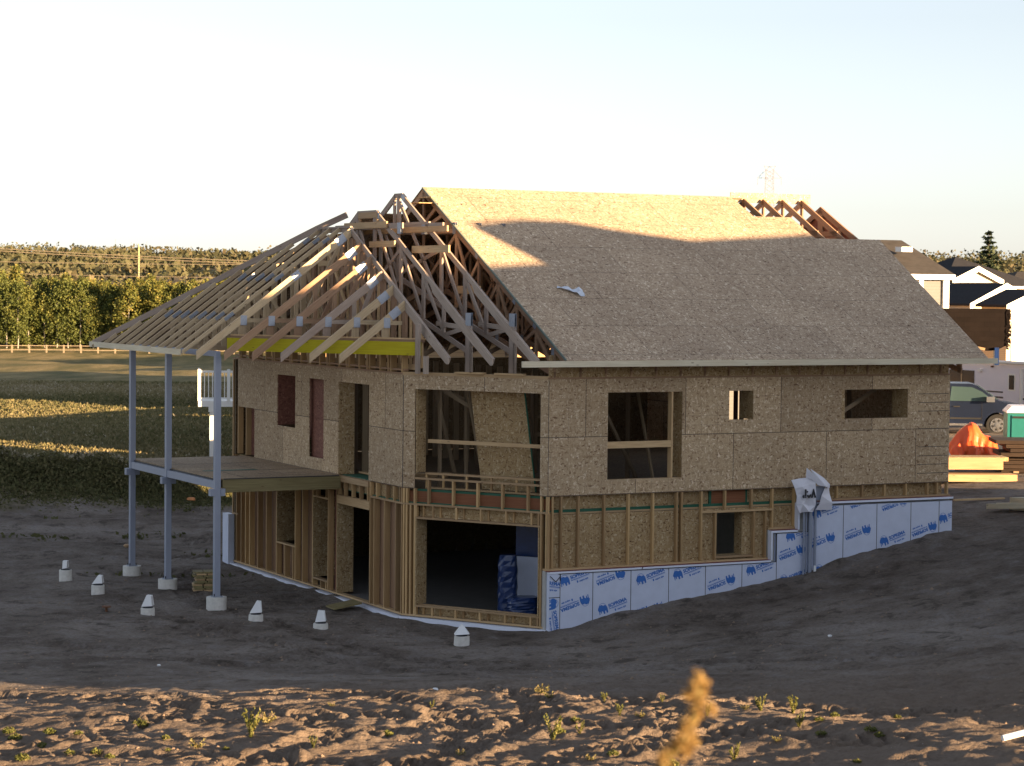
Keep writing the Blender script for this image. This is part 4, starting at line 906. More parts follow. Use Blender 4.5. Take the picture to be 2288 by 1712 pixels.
# ---------------------------------------------------------------- sun, sky, camera
w = bpy.data.worlds.new('World'); bpy.context.scene.world = w; w.use_nodes = True
nt = w.node_tree; nt.nodes.clear(); ow = nt.nodes.new('ShaderNodeOutputWorld'); bg = nt.nodes.new('ShaderNodeBackground'); sky = nt.nodes.new('ShaderNodeTexSky')
sky.sky_type = 'NISHITA'; sky.sun_disc = False; sky.sun_elevation = SUN_EL; sky.sun_rotation = SUN_AZ
sky.altitude = 650; sky.air_density = 1.0; sky.dust_density = 1.0; sky.ozone_density = 1.5
bg.inputs[1].default_value = .065; hs = nt.nodes.new('ShaderNodeHueSaturation'); hs.inputs['Saturation'].default_value = .36; nt.links.new(sky.outputs[0], hs.inputs['Color']); nt.links.new(mixc(nt, 1.0, hs.outputs[0], (.905, .925, 1.0), 'MULTIPLY'), bg.inputs[0]); nt.links.new(bg.outputs[0], ow.inputs[0])
sd = bpy.data.lights.new('sun', 'SUN'); sd.energy = 5.0; sd.angle = radians(.5); sd.color = (1, .67, .36)
so = bpy.data.objects.new('sun', sd); C.objects.link(so)
sv = Vector((sin(SUN_AZ)*cos(SUN_EL), cos(SUN_AZ)*cos(SUN_EL), sin(SUN_EL)))
so.rotation_euler = sv.to_track_quat('Z', 'Y').to_euler()
cd = bpy.data.cameras.new('camera'); co = bpy.data.objects.new('camera', cd); C.objects.link(co); bpy.context.scene.camera = co
F = 5100.; pitch = atan(214/F); roll = .00995
f_ = Vector((0, cos(pitch), -sin(pitch))); r_ = Vector((1,0,0)); up_ = r_.cross(f_)
ir = cos(roll)*r_ + sin(roll)*up_; iu = -sin(roll)*r_ + cos(roll)*up_
mm = Matrix.Identity(4)
for i, a in enumerate((ir, iu, -f_)):
    for j in range(3): mm[j][i] = a[j]
mm[2][3] = 7.1; co.matrix_world = mm
cd.sensor_width = 36; cd.lens = 36*F/2288; cd.clip_start = .1; cd.clip_end = 12000
cd.dof.use_dof = True; cd.dof.focus_distance = 50; cd.dof.aperture_fstop = 4.2
sc = bpy.context.scene
sc.view_settings.view_transform = 'Standard'; sc.view_settings.look = 'None'; sc.view_settings.gamma = 1; sc.view_settings.exposure = 2.36
sc.cycles.use_denoising = True; sc.cycles.max_bounces = 6; sc.cycles.transparent_max_bounces = 8
#PART2
# ---------------------------------------------------------------- measuring helpers for the surroundings
CAMP = Vector((0, 0, 7.1))
def at(px, py, Y):
    """point at depth Y (metres ahead) on the line of sight measured in the survey photograph"""
    d = f_ + ir*((px-1144)/F) - iu*((py-856)/F); return CAMP + d*(Y/d.y)
def S(q, w, h): return Vector((q*.5+w*.866, q*.866-w*.5, h))      # frame laid along the sun's bearing

M['stucco'] = mat_siding('cream_siding', (.55,.46,.33)); M['greysid_shade'] = mat_siding('shaded_grey_siding', (.055,.057,.06)); M['white'] = mat_plain('white_trim', (.80,.79,.76), .5, 0, .03)  # grey siding darkened so its colour carries the porch shade
M['beige'] = mat_siding('beige_siding', (.40,.25,.12)); M['door_w'] = mat_siding('white_garage_door', (.80,.78,.74), .5)
M['shin_dark'] = mat_shingle('dark_shingle', (.018,.019,.023), (.028,.028,.031)); M['shin_brown'] = mat_shingle('brown_shingle', (.011,.008,.006), (.019,.014,.010)); M['shin_grey'] = mat_shingle('grey_shingle', (.035,.032,.030), (.055,.05,.046))
M['glass'] = mat_plain('dark_glass', (.010,.011,.014), .22, 0, .05, 3, .35); M['glass_l'] = mat_plain('tinted_glass', (.05,.085,.09), .12, 0, .05, 3, .8)
M['navy'] = mat_plain('navy_paint', (.016,.024,.05), .25, .3, .05, 3, .6); M['chrome'] = mat_plain('chrome', (.75,.75,.74), .18, .9, .04); M['rubber'] = mat_plain('rubber', (.02,.02,.02), .8)
M['rvw'] = mat_plain('camper_white', (.72,.70,.78), .35, 0, .04, 2); M['teal'] = mat_plain('teal_plastic', (.02,.17,.16), .45, 0, .08, 5); M['orange'] = mat_plain('orange_tarp', (.75,.10,.02), .45, 0, .12, 5)
M['asph'] = mat_plain('asphalt', (.075,.072,.072), .9, 0, .2, 5); M['dbark2'] = mat_wood('shaded_rough_lumber', (.025,.017,.013), (.06,.04,.03)); M['rust'] = mat_plain('rusty_metal', (.16,.075,.04), .8, .2, .3, 12)  # rough lumber tone lowered so its colour stands in for the pile's shade

def prism_thing(name, poly, w0, w1, mat, parent):
    A = [S(q_, w0, h) for q_, h in poly]; B = [S(q_, w1, h) for q_, h in poly]; mb = MB(); n = len(poly)
    mb.poly(A); mb.poly(B[::-1])
    for i in range(n): j = (i+1) % n; mb.poly([A[j], A[i], B[i], B[j]])
    return mb.build(name, mat, parent)
# two neighbouring houses to the right of the viewpoint (they cast the evening shade on the site)
nh = thing('neighbour_house', 'tall cream house with low side wing to the right of the viewpoint', 'house')
prism_thing('wall', [(38.0,1.5),(57.3,1.5),(57.3,9.62),(45.2,9.62),(44.9,9.45),(38.0,9.45)], 3.4, 13, M['stucco'], nh)
prism_thing('roof', [(37.5,9.35),(44.95,9.35),(44.95,11.32),(38.6,11.30)], 3, 13.4, M['shin_brown'], nh)
prism_thing('roof', [(44.9,9.30),(57.9,9.30),(54.6,11.72),(48.7,11.72),(47.4,12.12),(46.6,12.42),(45.6,12.52),(44.35,12.44),(44.30,12.36),(44.75,11.36)], 3, 13.4, M['shin_brown'], nh)
nh2 = thing('neighbour_house', 'lower grey house with hipped roof nearest to the viewpoint on the right', 'house')
prism_thing('wall', [(28.4,1.5),(38.4,1.5),(38.4,6.6),(28.4,6.6)], 4.3, 13.3, M['greysid_shade'], nh2)
prism_thing('roof', [(27.9,6.5),(38.6,6.5),(38.2,8.9),(30.4,8.9)], 3.5, 13.5, M['shin_dark'], nh2)

def box_house(name, label, org, a, b, zb0, zw, rise, wall, roofm, ridge='A', over=.35, cat='house', trim=True, wins=(), door=None):
    """org = front-left ground corner in world; front faces -eA; a along eB, b along eA"""
    h = thing(name, label, cat, (org.x, org.y, 0), ROT)
    MB().box(0, a, 0, b, zb0-1, zw).build('wall', wall, h)
    mb = MB(); o = over
    if ridge == 'A':    # gable looks to the front
        pr = [(-o, zw-o*rise/(a/2)), (a/2, zw+rise), (a+o, zw-o*rise/(a/2)), (a+o, zw-o*rise/(a/2)+.16), (a/2, zw+rise+.18), (-o, zw-o*rise/(a/2)+.16)]
        for pp_ in ([pr[0],pr[1],pr[4],pr[5]], [pr[1],pr[2],pr[3],pr[4]]): mb.prism(pp_, (0, -o, 0), (1,0,0), (0,0,1), (0, b+2*o, 0))
        mb2 = MB().prism([(0,zw),(a,zw),(a/2,zw+rise)], (0,.02,0), (1,0,0), (0,0,1), (0,b-.04,0)); mb2.build('gable', wall, h)
        if trim:
            t = MB(); e = zw-o*rise/(a/2)
            for pp_ in ([(-o, e-.26), (a/2, zw+rise-.26), (a/2, zw+rise+.19), (-o, e+.17)], [(a/2, zw+rise-.26), (a+o, e-.26), (a+o, e+.17), (a/2, zw+rise+.19)]): t.prism(pp_, (0, -o-.06, 0), (1,0,0), (0,0,1), (0,.05,0))
            t.build('bargeboard', M['white'], h)
    elif ridge == 'B':
        e = zw-o*rise/(b/2)
        pr = [(-o, e), (b/2, zw+rise), (b+o, e), (b+o, e+.16), (b/2, zw+rise+.18), (-o, e+.16)]
        [mb.prism(pp_, (-o, 0, 0), (0,1,0), (0,0,1), (a+2*o, 0, 0)) for pp_ in ([pr[0],pr[1],pr[4],pr[5]], [pr[1],pr[2],pr[3],pr[4]])]; MB().prism([(0,zw),(b,zw),(b/2,zw+rise)], (.02,0,0), (0,1,0), (0,0,1), (a-.04,0,0)).build('gable', wall, h)
        if trim: MB().box(-o, a+o, -o-.05, -o, e-.05, e+.14).build('fascia', M['white'], h)
    else:               # hip
        k = min(a, b)/2; A_ = [(-o,-o),(a+o,-o),(a+o,b+o),(-o,b+o)]; T = [(k,b/2),(a-k,b/2)] if a > b else [(a/2,k),(a/2,b-k)]
        P3 = lambda p, z: (p[0], p[1], z)
        if a > b: F4 = [[A_[0],A_[1],T[1],T[0]],[A_[1],A_[2],T[1]],[A_[2],A_[3],T[0],T[1]],[A_[3],A_[0],T[0]]]
        else: F4 = [[A_[0],A_[1],T[0]],[A_[1],A_[2],T[1],T[0]],[A_[2],A_[3],T[1]],[A_[3],A_[0],T[0],T[1]]]
        for f in F4: mb.poly([P3(p, zw+rise if p in T else zw) for p in f])
        mb.poly([P3(p, zw-.02) for p in A_[::-1]])
        if trim: MB().box(-o,a+o,-o-.04,-o,zw-.15,zw+.03).box(-o-.04,-o,-o,b+o,zw-.15,zw+.03).build('fascia', M['white'], h)
    mb.build('roof', roofm, h)
    for (x0, x1, z0, z1) in wins:
        f = MB().box(x0-.1, x1+.1, -.05, 0.01, z0-.1, z1+.1).build('window', M['white'], h)
        MB().box(x0, x1, -.07, -.045, z0, z1).build('pane', M['glass'], f)
    if door: MB().box(door[0], door[1], -.05, .0, zb0, door[2]).build('garage_door', M['door_w'], h)
    return h
def front(px, py, Y): p = at(px, py, Y); return p
# beige house with the raised white deck, directly behind the unfinished house
p = at(520, 880, 84)
bh = box_house('neighbour_house', 'beige house with raised white-railed deck beyond the left corner of the unfinished house', Vector((-4.6, 82.5, 0)), 13.5, 8, .3, 6.0, 1.6, M['beige'], M['shin_brown'], 'B')
# its deck (top of rail z 4.05, floor 3.0)
dk = thing('raised_deck', 'small raised deck with white balusters on a tall beige-white post', 'deck', (at(443, 880, 80).x, 80, 0), radians(8))
MB().box(0, 5.4, 0, 2.6, 2.80, 3.0).build('deck_floor', M['white'], dk)
MB().box(0, 5.4, 0, .05, 4.0, 4.07).box(0, .05, .05, 2.6, 4.0, 4.07).box(0, 5.4, .01, .04, 3.08, 3.12).box(.01, .04, .05, 2.6, 3.08, 3.12).build('rail', M['white'], dk)
for k in range(37): MB().box(.06+.14*k, .09+.14*k, .01, .04, 3.12, 4.0).build('baluster', M['white'], dk)
for k in range(17): MB().box(.01, .04, .14+.145*k, .17+.145*k, 3.12, 4.0).build('baluster', M['white'], dk)
MB().box(-.02, .09, -.02, .09, 3.0, 4.12).build('rail_post', M['white'], dk); MB().box(1.0, 1.11, -.02, .09, 3.0, 4.12).build('rail_post', M['white'], dk)
MB().box(4.2, 4.3, -3.2, 2.6, 3.12, 6.0).build('rail_shade_panel', M['beige'], dk)  # panel added out of sight to shade the deck rails
MB().box(.40, .64, .05, .31, .2, 2.8).box(.36, .68, .01, .35, 2.62, 2.8).build('post', M['white'], dk)

# houses up the street on the right
hA = front(1950, 534, 76)
o = at(2041, 534, 76); box_house('neighbour_house', 'dark brown roofed house showing just above the long roof slope', Vector((o.x, o.y, 0))-eB*7.2, 7, 8, 1.8, 7.4, 1.22, M['greysid_shade'], M['shin_brown'], 'B', over=.15, trim=False)
hb0 = at(2126, 622, 85); z_e = hb0.z; rz = at(2126, 547, 86.5).z
hB = box_house('neighbour_house', 'grey house with weathered grey shingle roof and white corner posts', Vector((hb0.x, hb0.y, 0))-eB*7.0+eA*.2, 6.8, 6.0, 1.8, z_e+.1, rz-z_e-.1, M['greysid_shade'], M['shin_grey'], 'B', over=.28)
for x in (4.9, 5.45): MB().box(x, x+.18, -.32, -.14, 1.8, z_e-.05).build('porch_post', M['white'], hB)
MB().box(6.72, 6.98, -.10, .12, 1.8, z_e).build('corner_board', M['white'], hB); MB().box(4.1, 4.8, -.04, .03, 5.2, 6.9).build('window', M['glass'], hB)
MB().box(5.6, 6.1, 1.0, 1.4, rz-.3, rz-.12).build('roof_vent', M['white'], hB)
# low roof with a torn edge in front of it
rg = thing('porch_roof', 'dark brown shaggy roof slope with ragged right edge below the grey house', 'roof'); rp0 = at(2118, 690, 72)
mb = MB(); prev = None; zz0, zz1 = at(2200, 690, 72).z, at(2200, 780, 72).z; xl, xr = rp0.x-1.6, at(2258, 700, 72).x
pts = [(xl, zz1)]+[(xl+(xr-xl)*t_, zz1-.03-.10*sin(t_*3)*0+U(-.03,.03)) for t_ in (.25,.5,.62,.72,.8,.88)]
pts += [(xr-.10, zz1+.12),(xr-.03,zz1+.22),(xr-.12,zz1+.30),(xr+.02,zz1+.42),(xr-.06,zz1+.55),(xr+.03,zz1+.68),(xr-.02,zz1+.86),(xr+.0,zz0),(xl, zz0)]
mb.prism(pts, (0, 72, 0), (1,0,0), (0,-.0,1), (0,.5,0)); M['shin_shade'] = mat_shingle('shaded_brown_shingle', (.006,.0045,.004), (.011,.008,.007)); mb.build('roof_slope', M['shin_shade'], rg)  # brown shingle darkened in colour to stand in for shade
for i in range(240):
    x, z = U(xl+.3, xr), U(zz1-.04, zz0); mb_ = None
sh = MB()
for i in range(160):
    x = U(xr-.12, xr+.0); z = U(zz1-.0, zz0-.02); e = U(.015,.035); sh.poly([(x-e,71.97,z-e*.6),(x+e,71.96,z-e*.9),(x+e*.8,71.985,z+e*.7),(x-e,71.985,z+e)])
sh.build('loose_shingles', M['shin_shade'], rg)
MB().box(xr-1.7, xr-1.25, 71.7, 72.0, zz1-.42, zz1-.22).build('board_end', M['lum'], rg); MB().beam((xl+.5,71.8,zz1+.45), (xr-.85,71.7,zz1+.0), .05, .08).build('board_end', M['lum'], rg)
MB().box(xr-.5, xr-.36, 71.9, 72.1, zz1-.5, zz1+.05).build('roof_post', M['tarpblue'], rg)
for (px, py, by, hw, D, dep, lab) in ((2181,596,632,51,192,10,'small cream gable with broad white bargeboards next to the hipped roof'), (2243,634,686,74,168,10,'cream garage gable with white bargeboards below the higher gable'), (2312,648,690,62,150,2.6,'white garage front with cream gable at the right edge of the street')):
    pk = at(px, py, D); zb_ = at(px, by, D).z; hwm = hw*D/F/.80
    o = Vector((pk.x, pk.y, 0)) - eB*hwm
    hh_ = box_house('garage_house', lab, o, 2*hwm, dep, 2.0, zb_+.2, pk.z-zb_-.35, M['stucco'], M['shin_dark'], 'A', over=.3, door=(.4, 2*hwm-.4, zb_-.9))
o = at(2110, 640, 200); zc_ = at(2168, 575, 210).z
box_house('neighbour_house', 'distant house with dark hipped roof under the tall spruce', Vector((o.x, o.y, 0)), 11, 11, 2.0, at(2168, 640, 205).z, zc_-at(2168, 640, 205).z, M['stucco'], M['shin_dark'], 'H')
o = at(2212, 690, 176); mb = MB(); p0 = at(2124, 690, 176)
lw_ = thing('house_wing', 'blue-black roof slope of the lower wing between the two cream gables', 'house wing')
A1, A2, A3, A4 = at(2118, 690, 174), at(2226, 690, 174), at(2226, 632, 180), at(2118, 632, 180); mb.poly([A1, A2, A3, A4]); mb.poly([A4+Vector((0,3,-2)), A3+Vector((0,3,-2)), A2+Vector((0,3,-.4)), A1+Vector((0,3,-.4))]); mb.poly([A1, A4, A4+Vector((0,3,-2)), A1+Vector((0,3,-.4))]); mb.poly([A3, A2, A2+Vector((0,3,-.4)), A3+Vector((0,3,-2))]); mb.build('roof', M['shin_dark'], lw_)
MB().box(A1.x+.2, A2.x-.2, A1.y+.3, A1.y+4, 1.2, A1.z-.05).build('wall', M['stucco'], lw_)
o = at(2262, 600, 230); box_house('neighbour_house', 'small far house with grey hipped roof at the right edge', Vector((o.x, o.y, 0)), 9, 8, 2.0, at(2262, 628, 230).z, 1.0, M['stucco'], M['shin_grey'], 'H')

for q0, q1, w_, h_ in ((58.5, 62.9, -37, 6.6), (62.8, 65.7, -37, 3.2), (65.6, 69.3, -37, 6.6), (85.5, 97.5, -60, 2.7), (97.5, 111, -60.3, 9.2), (110.9, 125, -60, 9.4), (124.9, 140, -62, 9.4), (139.9, 153, -61.7, 9.0), (152.9, 163, -62, 5.0), (163, 175, -106, 3.2), (174.9, 187, -106.3, 4.8), (186.9, 201, -106, 6.6), (200.9, 217, -106.3, 7.8), (216.9, 236, -106, 7.8)):  # casters added out of sight, sized for the shade they lay on the meadow
    e_ = thing('meadow_shade_caster', 'plain block added to shade the meadow, hidden behind the unfinished house', 'house', (0,0,0), 0, 'row of added shadow casters behind the unfinished house'); k_ = .2*(h_-1)
    prism_thing('wall', [(q0,0),(q1,0),(q1,h_-k_),(q0,h_-k_)], w_, w_+3.4, M['beige'], e_); prism_thing('roof', [(q0-.4,h_-k_),(q1+.4,h_-k_),(q1-.8,h_),(q0+.8,h_)], w_-.3, w_+3.7, M['shin_brown'], e_)
# ---------------------------------------------------------------- vehicles
def wheel(parent, c, r, ax, w=.24):
    ax = Vector(ax).normalized(); c = Vector(c); o = MB().tube(c-ax*w/2, c+ax*w/2, r, 24).build('tyre', M['rubber'], parent)
    x = ax.orthogonal().normalized(); y = ax.cross(x); mb = MB(); e = c-ax*(w/2+.012)
    mb.tube(c-ax*(w/2-.02), e, r*.66, 24, r*.66); 
    for k in range(6):
        a = k*pi/3; d = x*cos(a)+y*sin(a); mb.beam(e+d*r*.15, e+d*r*.62, .02, .075, ax)
    mb.tube(e, e-ax*.03, r*.18, 12); mb.build('rim', M['chrome'], o)
    hb_ = MB()
    for k in range(6):
        a = k*pi/3+pi/6; d = x*cos(a)+y*sin(a); hb_.tube(e+d*r*.43-ax*.004, e+d*r*.43-ax*.012, r*.11, 8)
    hb_.build('rim_slot', M['rubber'], o)
tp = at(2141+80, 969, 86); gz_t = 1.74
tr = thing('pickup_truck', 'dark blue pickup truck parked at the kerb in front of the camper', 'truck', (18.26, 86.0, gz_t), radians(-8))
# local x forward (to the right), y away, origin under the front axle
prof = [(-4.3,.55),(-4.35,1.15),(-2.62,1.18),(-2.5,1.2),(-2.2,1.86),(-1.9,1.93),(-1.0,1.93),(-.75,1.86),(.02,1.32),(.25,1.25),(.95,1.12),(1.02,.95),(1.02,.5),(.48,.42)]
arch = [(.48+.0,.42)]+[(.47*cos(a), .40+.47*sin(a)) for a in np.linspace(.05, pi-.05, 9)]+[(-.5,.40),(-2.75,.42)]+[(-3.25+.46*cos(a), .40+.46*sin(a)) for a in np.linspace(.05, pi-.05, 9)]
body = prof+arch[1:]
from mathutils.geometry import tessellate_polygon
def tess_prism(mb, poly, y0, y1, t=.5):
    tris = tessellate_polygon([[Vector((a, b, 0)) for a, b in poly]])
    for t3 in tris:
        a, b, c = [poly[i] for i in t3]
        if (b[0]-a[0])*(c[1]-a[1])-(b[1]-a[1])*(c[0]-a[0]) < 0: b, c = c, b
        mb.poly([(a[0],y0,a[1]),(b[0],y0,b[1]),(c[0],y0,c[1])], None, t); mb.poly([(c[0],y1,c[1]),(b[0],y1,b[1]),(a[0],y1,a[1])], None, t)
    n = len(poly)
    for i in range(n): j = (i+1) % n; mb.poly([(poly[i][0],y0,poly[i][1]),(poly[i][0],y1,poly[i][1]),(poly[j][0],y1,poly[j][1]),(poly[j][0],y0,poly[j][1])], None, t)
mb = MB(); tess_prism(mb, body, -.92, .92); bo_ = mb.build('body', M['navy'], tr)
mb = MB(); mb.prism([(-1.75,1.28),(-.12,1.28),(-.55,1.62),(-.95,1.80),(-1.7,1.82)], (0,-.925,0), (1,0,0), (0,0,1), (0,-.012,0)); mb.build('side_window', M['glass_l'], tr)
mb = MB(); mb.prism([(-2.3,1.28),(-1.85,1.28),(-1.82,1.80),(-2.12,1.78)], (0,-.925,0), (1,0,0), (0,0,1), (0,-.012,0)); mb.build('side_window', M['glass'], tr)
mb = MB(); mb.hexa([(-.72,-.75,1.85),(-.72,.75,1.85),(.0,.8,1.34),(.0,-.8,1.34),(-.70,-.75,1.87),(-.70,.75,1.87),(.02,.8,1.36),(.02,-.8,1.36)]); mb.build('windscreen', M['glass_l'], tr)
MB().box(-1.80,-1.76,-.945,-.92,1.22,1.84).build('window_pillar', M['chrome'], tr)
mb = MB().box(-.42,-.12,-1.16,-.98,1.26,1.46).box(-.35,-.25,-1.0,-.92,1.28,1.33); mb.build('mirror', M['chrome'], tr)
MB().box(-1.62,-1.38,-.95,-.92,1.05,1.09).build('door_handle', M['rubber'], tr); MB().box(-2.7,-.55,-1.0,-.90,.36,.44).build('running_board', M['chrome'], tr)
MB().box(-2.6,-.6,-.935,-.92,.60,.66).build('side_moulding', M['rubber'], tr); MB().box(-.58,-.565,-.928,-.92,.55,1.26).build('door_gap', M['rubber'], tr)
MB().box(.98,1.1,-.9,.9,.42,.68).build('bumper', M['chrome'], tr)
hl = MB().box(.78,1.03,-.93,-.6,.88,1.06).build('headlight', M['glass_l'], tr); hl = MB().box(.78,1.03,.6,.93,.88,1.06).build('headlight', M['glass_l'], tr)
for x in (0,-3.25):
    for y in (-.84,.84): wheel(tr, (x, y, .40), .40, (0, 1, 0) if y < 0 else (0,-1,0))
# camper trailer
cp0 = Vector((21.0, 87.6, 1.9)); ax_ = (Vector((17.0, 95.4, 1.9))-cp0).normalized()
cm = thing('camper_trailer', 'long white camper trailer with awning and dark windows behind the blue truck', 'camper', cp0, math.atan2(ax_.y, ax_.x))
# local x runs away along the side, +y towards the viewer's left side
MB().prism([(0,.35),(9.0,.35),(9.2,1.4),(8.8,2.35),(.1,2.42),(0,2.2)], (0,0,0), (1,0,0), (0,0,1), (0,-2.4,0)).build('body', M['rvw'], cm)
MB().tube((.2,.10,2.42),(8.0,.10,2.42),.075,10).build('awning_tube', M['white'], cm)
def cmb(x0, x1, z0, z1, y=.012): return MB().box(x0, x1, 0, y, z0, z1)
f1_ = cmb(5.1,6.7,1.28,2.02,.02).build('window', M['glass'], cm); cmb(5.85,5.92,1.28,2.02,.035).build('window_bar', M['lum'], f1_)
dr = cmb(2.3,3.25,.42,2.18,.02).build('door', M['rvw'], cm); MB().box(2.52,2.98,.02,.03,1.30,1.98).build('window_frame', M['white'], dr); MB().box(2.60,2.90,.03,.04,1.36,1.92).build('window_pane', M['glass'], dr)
cmb(2.08,2.16,.45,2.2,.12).build('grab_rail', M['white'], cm); cmb(.1,5.0,.98,1.05,.008).build('side_stripe', M['navy'], cm); cmb(3.3,5.0,1.2,1.26,.008).build('side_stripe', M['navy'], cm); cmb(3.9,4.02,2.2,2.26,.06).build('marker_light', M['rust'], cm); cmb(4.6,4.8,2.0,2.1,.08).build('porch_light', M['white'], cm)
for x in (3.6, 4.5): wheel(cm, (x,-.12,.36), .36, (0,-1,0), .2)
# portable toilet
pt = at(2243, 905, 67.7)
pp = thing('portable_toilet', 'teal portable toilet with pale roof at the right edge of the street', 'portable toilet', (pt.x+.12, pt.y, 1.50), radians(-6))
MB().box(0,1.12,0,1.12,.12,2.02).build('cabin', M['teal'], pp); MB().box(-.03,1.15,-.03,1.15,2.02,2.07).prism([(-.02,2.07),(1.14,2.07),(1.0,2.22),(.12,2.22)], (0,0,0), (1,0,0), (0,0,1), (0,1.12,0)).build('roof', M['rvw'], pp)
MB().box(.12,.98,-.02,0,.2,1.95).build('door', M['teal'], pp); MB().box(.15,.5,-.03,-.01,1.86,1.92).build('name_plate', M['rubber'], pp); MB().box(0,1.12,0,1.12,0,.12).build('skid', M['rubber'], pp)
MB().box(.1,.45,-.035,-.02,1.15,1.2).box(.2,.42,-.035,-.02,.5,.9).build('door_panel', M['teal'], pp)

# ---------------------------------------------------------------- things on the site
# pale form boards, planks and orange tarp by the street
def hit(px, py, Y0=22.):
    Yd = Y0
    while Yd < 90:
        p_ = at(px, py, Yd)
        if p_.z <= gz(p_.x, p_.y): break
        Yd += .05
    return Vector((p_.x, p_.y, gz(p_.x, p_.y)))
def on_ground(x, y, dz=0): return Vector((x, y, gz(x, y)+dz))
ob = Vector((11.6, 62.0, 0)); g0 = gz(12.6, 62)
bp = thing('board_stack', 'low stack of bright pale boards in front of the orange tarp', 'board stack', (11.0, 62.1, g0), radians(3))
zt_, zb_ = at(2160, 1024, 62).z-g0, at(2160, 1052, 62).z-g0
MB().box(0, 2.45, 0, .9, zb_+.02, zt_).build('board', M['lum'], bp); MB().box(.2, 2.62, .1, .85, zt_-.10, zt_+.01, grain=1).build('board', M['osb_in'], bp)
zp0, zp1 = at(2160, 1062, 61.6).z-g0, at(2160, 1070, 61.6).z-g0
MB().box(-.3, 2.75, -.35, .3, min(zp1, .02), zp0, grain=1).build('board', M['lum'], bp)
dp = thing('lumber_pile', 'dark pile of rough planks under the portable toilet at the right edge', 'lumber pile', (13.95, 64.6, g0), radians(-4))
for k in range(9): MB().box(.0+U(-.25,.3), 3.2+U(-.1,.1), 0+U(-.25,.1), 1.6, -.05+.115*k, -.05+.115*k+.10, grain=1).build('plank', M['dbark2'], dp)
for k in (0.3, 2.6): MB().box(k, k+.15, 0, 1.6, -.1, .10).build('bearer', M['lum_brown'], dp)
# tarp heap
th = thing('orange_tarp', 'bright orange tarpaulin draped over a heap beside the kerb', 'tarpaulin', (13.85, 68, gz(13.8,68)-.03))
nx, ny = 34, 22; G_ = []
for i in range(ny):
    row = []
    for j in range(nx):
        x = -.86+1.56*j/(nx-1); y = -.7+1.4*i/(ny-1)
        cr_ = float(np.interp(x, [-.86,-.80,-.55,-.3,-.13,.02,.15,.25,.45,.58,.66,.70], [0,.66,1.02,1.30,1.42,1.30,1.06,.96,.98,.84,.3,0]))
        z = cr_*max(0, 1-abs(y/.7)**2.3)**.5*(1+.03*sin(9*x+3*y)); k = max(0, 1-z/1.3)
        row.append((x+.06*sin(y*11+z*6)*k, y+(.09*sin(x*13+z*2)+.05*sin(x*29-z*5))*k*(1 if y < 0 else .4), z))
    G_.append(row)
mb = MB()
for i in range(ny-1):
    for j in range(nx-1):
        qd = [G_[i][j], G_[i][j+1], G_[i+1][j+1], G_[i+1][j]]
        if max(p_[2] for p_ in qd) > .01: mb.poly(qd)
mb.build('tarp_sheet', M['orange'], th, smooth=True)
o = MB(); o.prism([(0,0),(.42,0),(.36,.35),(.2,.62),(0,.7)], (0,0,0), (1,0,0), (0,0,1), (0,.3,0)); o = o.build('insulation_bale', M['capw']); q_ = at(2118, 1024, 67); o.location = (q_.x-.2, q_.y, gz(q_.x, 67)-.02); tag(o, 'pale rounded bale standing just left of the orange tarp', 'bale')
# planks at right, on the bank
for (x0, y0, x1, y1, wd, lab) in ((2270,1124,2330,1108,.34,'thick pale timber block lying on the bank at the right edge'), (2206,1161,2300,1156,.09,'long pale plank sloping on the bank below the timber block'), (2228,1176,2320,1150,.09,'lowest plank of those lying on the bank at the right edge')):
    a_, b_ = at(x0, y0, 54), at(x1, y1, 53); a_.z = gz(a_.x, a_.y)+.12; b_.z = gz(b_.x, b_.y)+.16
    o = MB().beam(Vector((0,0,0)), b_-a_, wd, .12 if wd < .3 else .30, t=.9).build('timber_plank', M['lum_pale']); o.location = a_; tag(o, lab, 'plank')
o = MB().tube((0,0,0), (1.5, .5, .28), .035, 10).build('white_pipe', M['capw']); p_ = hit(2240, 1662); o.location = (p_.x, p_.y, p_.z+.06); tag(o, 'white plastic pipe poking out of the dark hollow at lower right', 'pipe')
p_ = Vector((11.1, 56.2, 0)); o = MB().beam((0,0,0), (1.3,.3,.03), .09, .04, t=1).build('loose_board', M['lum']); o.location = on_ground(10.9, 56.0, .05); tag(o, 'single pale board on the ground past the far corner of the foam wall', 'board')

# concrete footings of the steel posts
for i, (v, lab) in enumerate(((6.35, 'nearest'), (9.72, 'middle'), (12.45, 'farthest'))):
    p_ = L(PU, v); g_ = gz(p_.x, p_.y); o = MB().tube((0,0,-.35), (0,0,.142-g_+.002), .225, 28).build('post_footing', M['concw']); o.location = (p_.x, p_.y, g_)
    tag(o, {'nearest': 'round white concrete footing under the steel post nearest the camera', 'middle': 'round white concrete footing under the middle steel post', 'farthest': 'round white concrete footing under the farthest steel post'}[lab], 'footing', 'round concrete post footings')
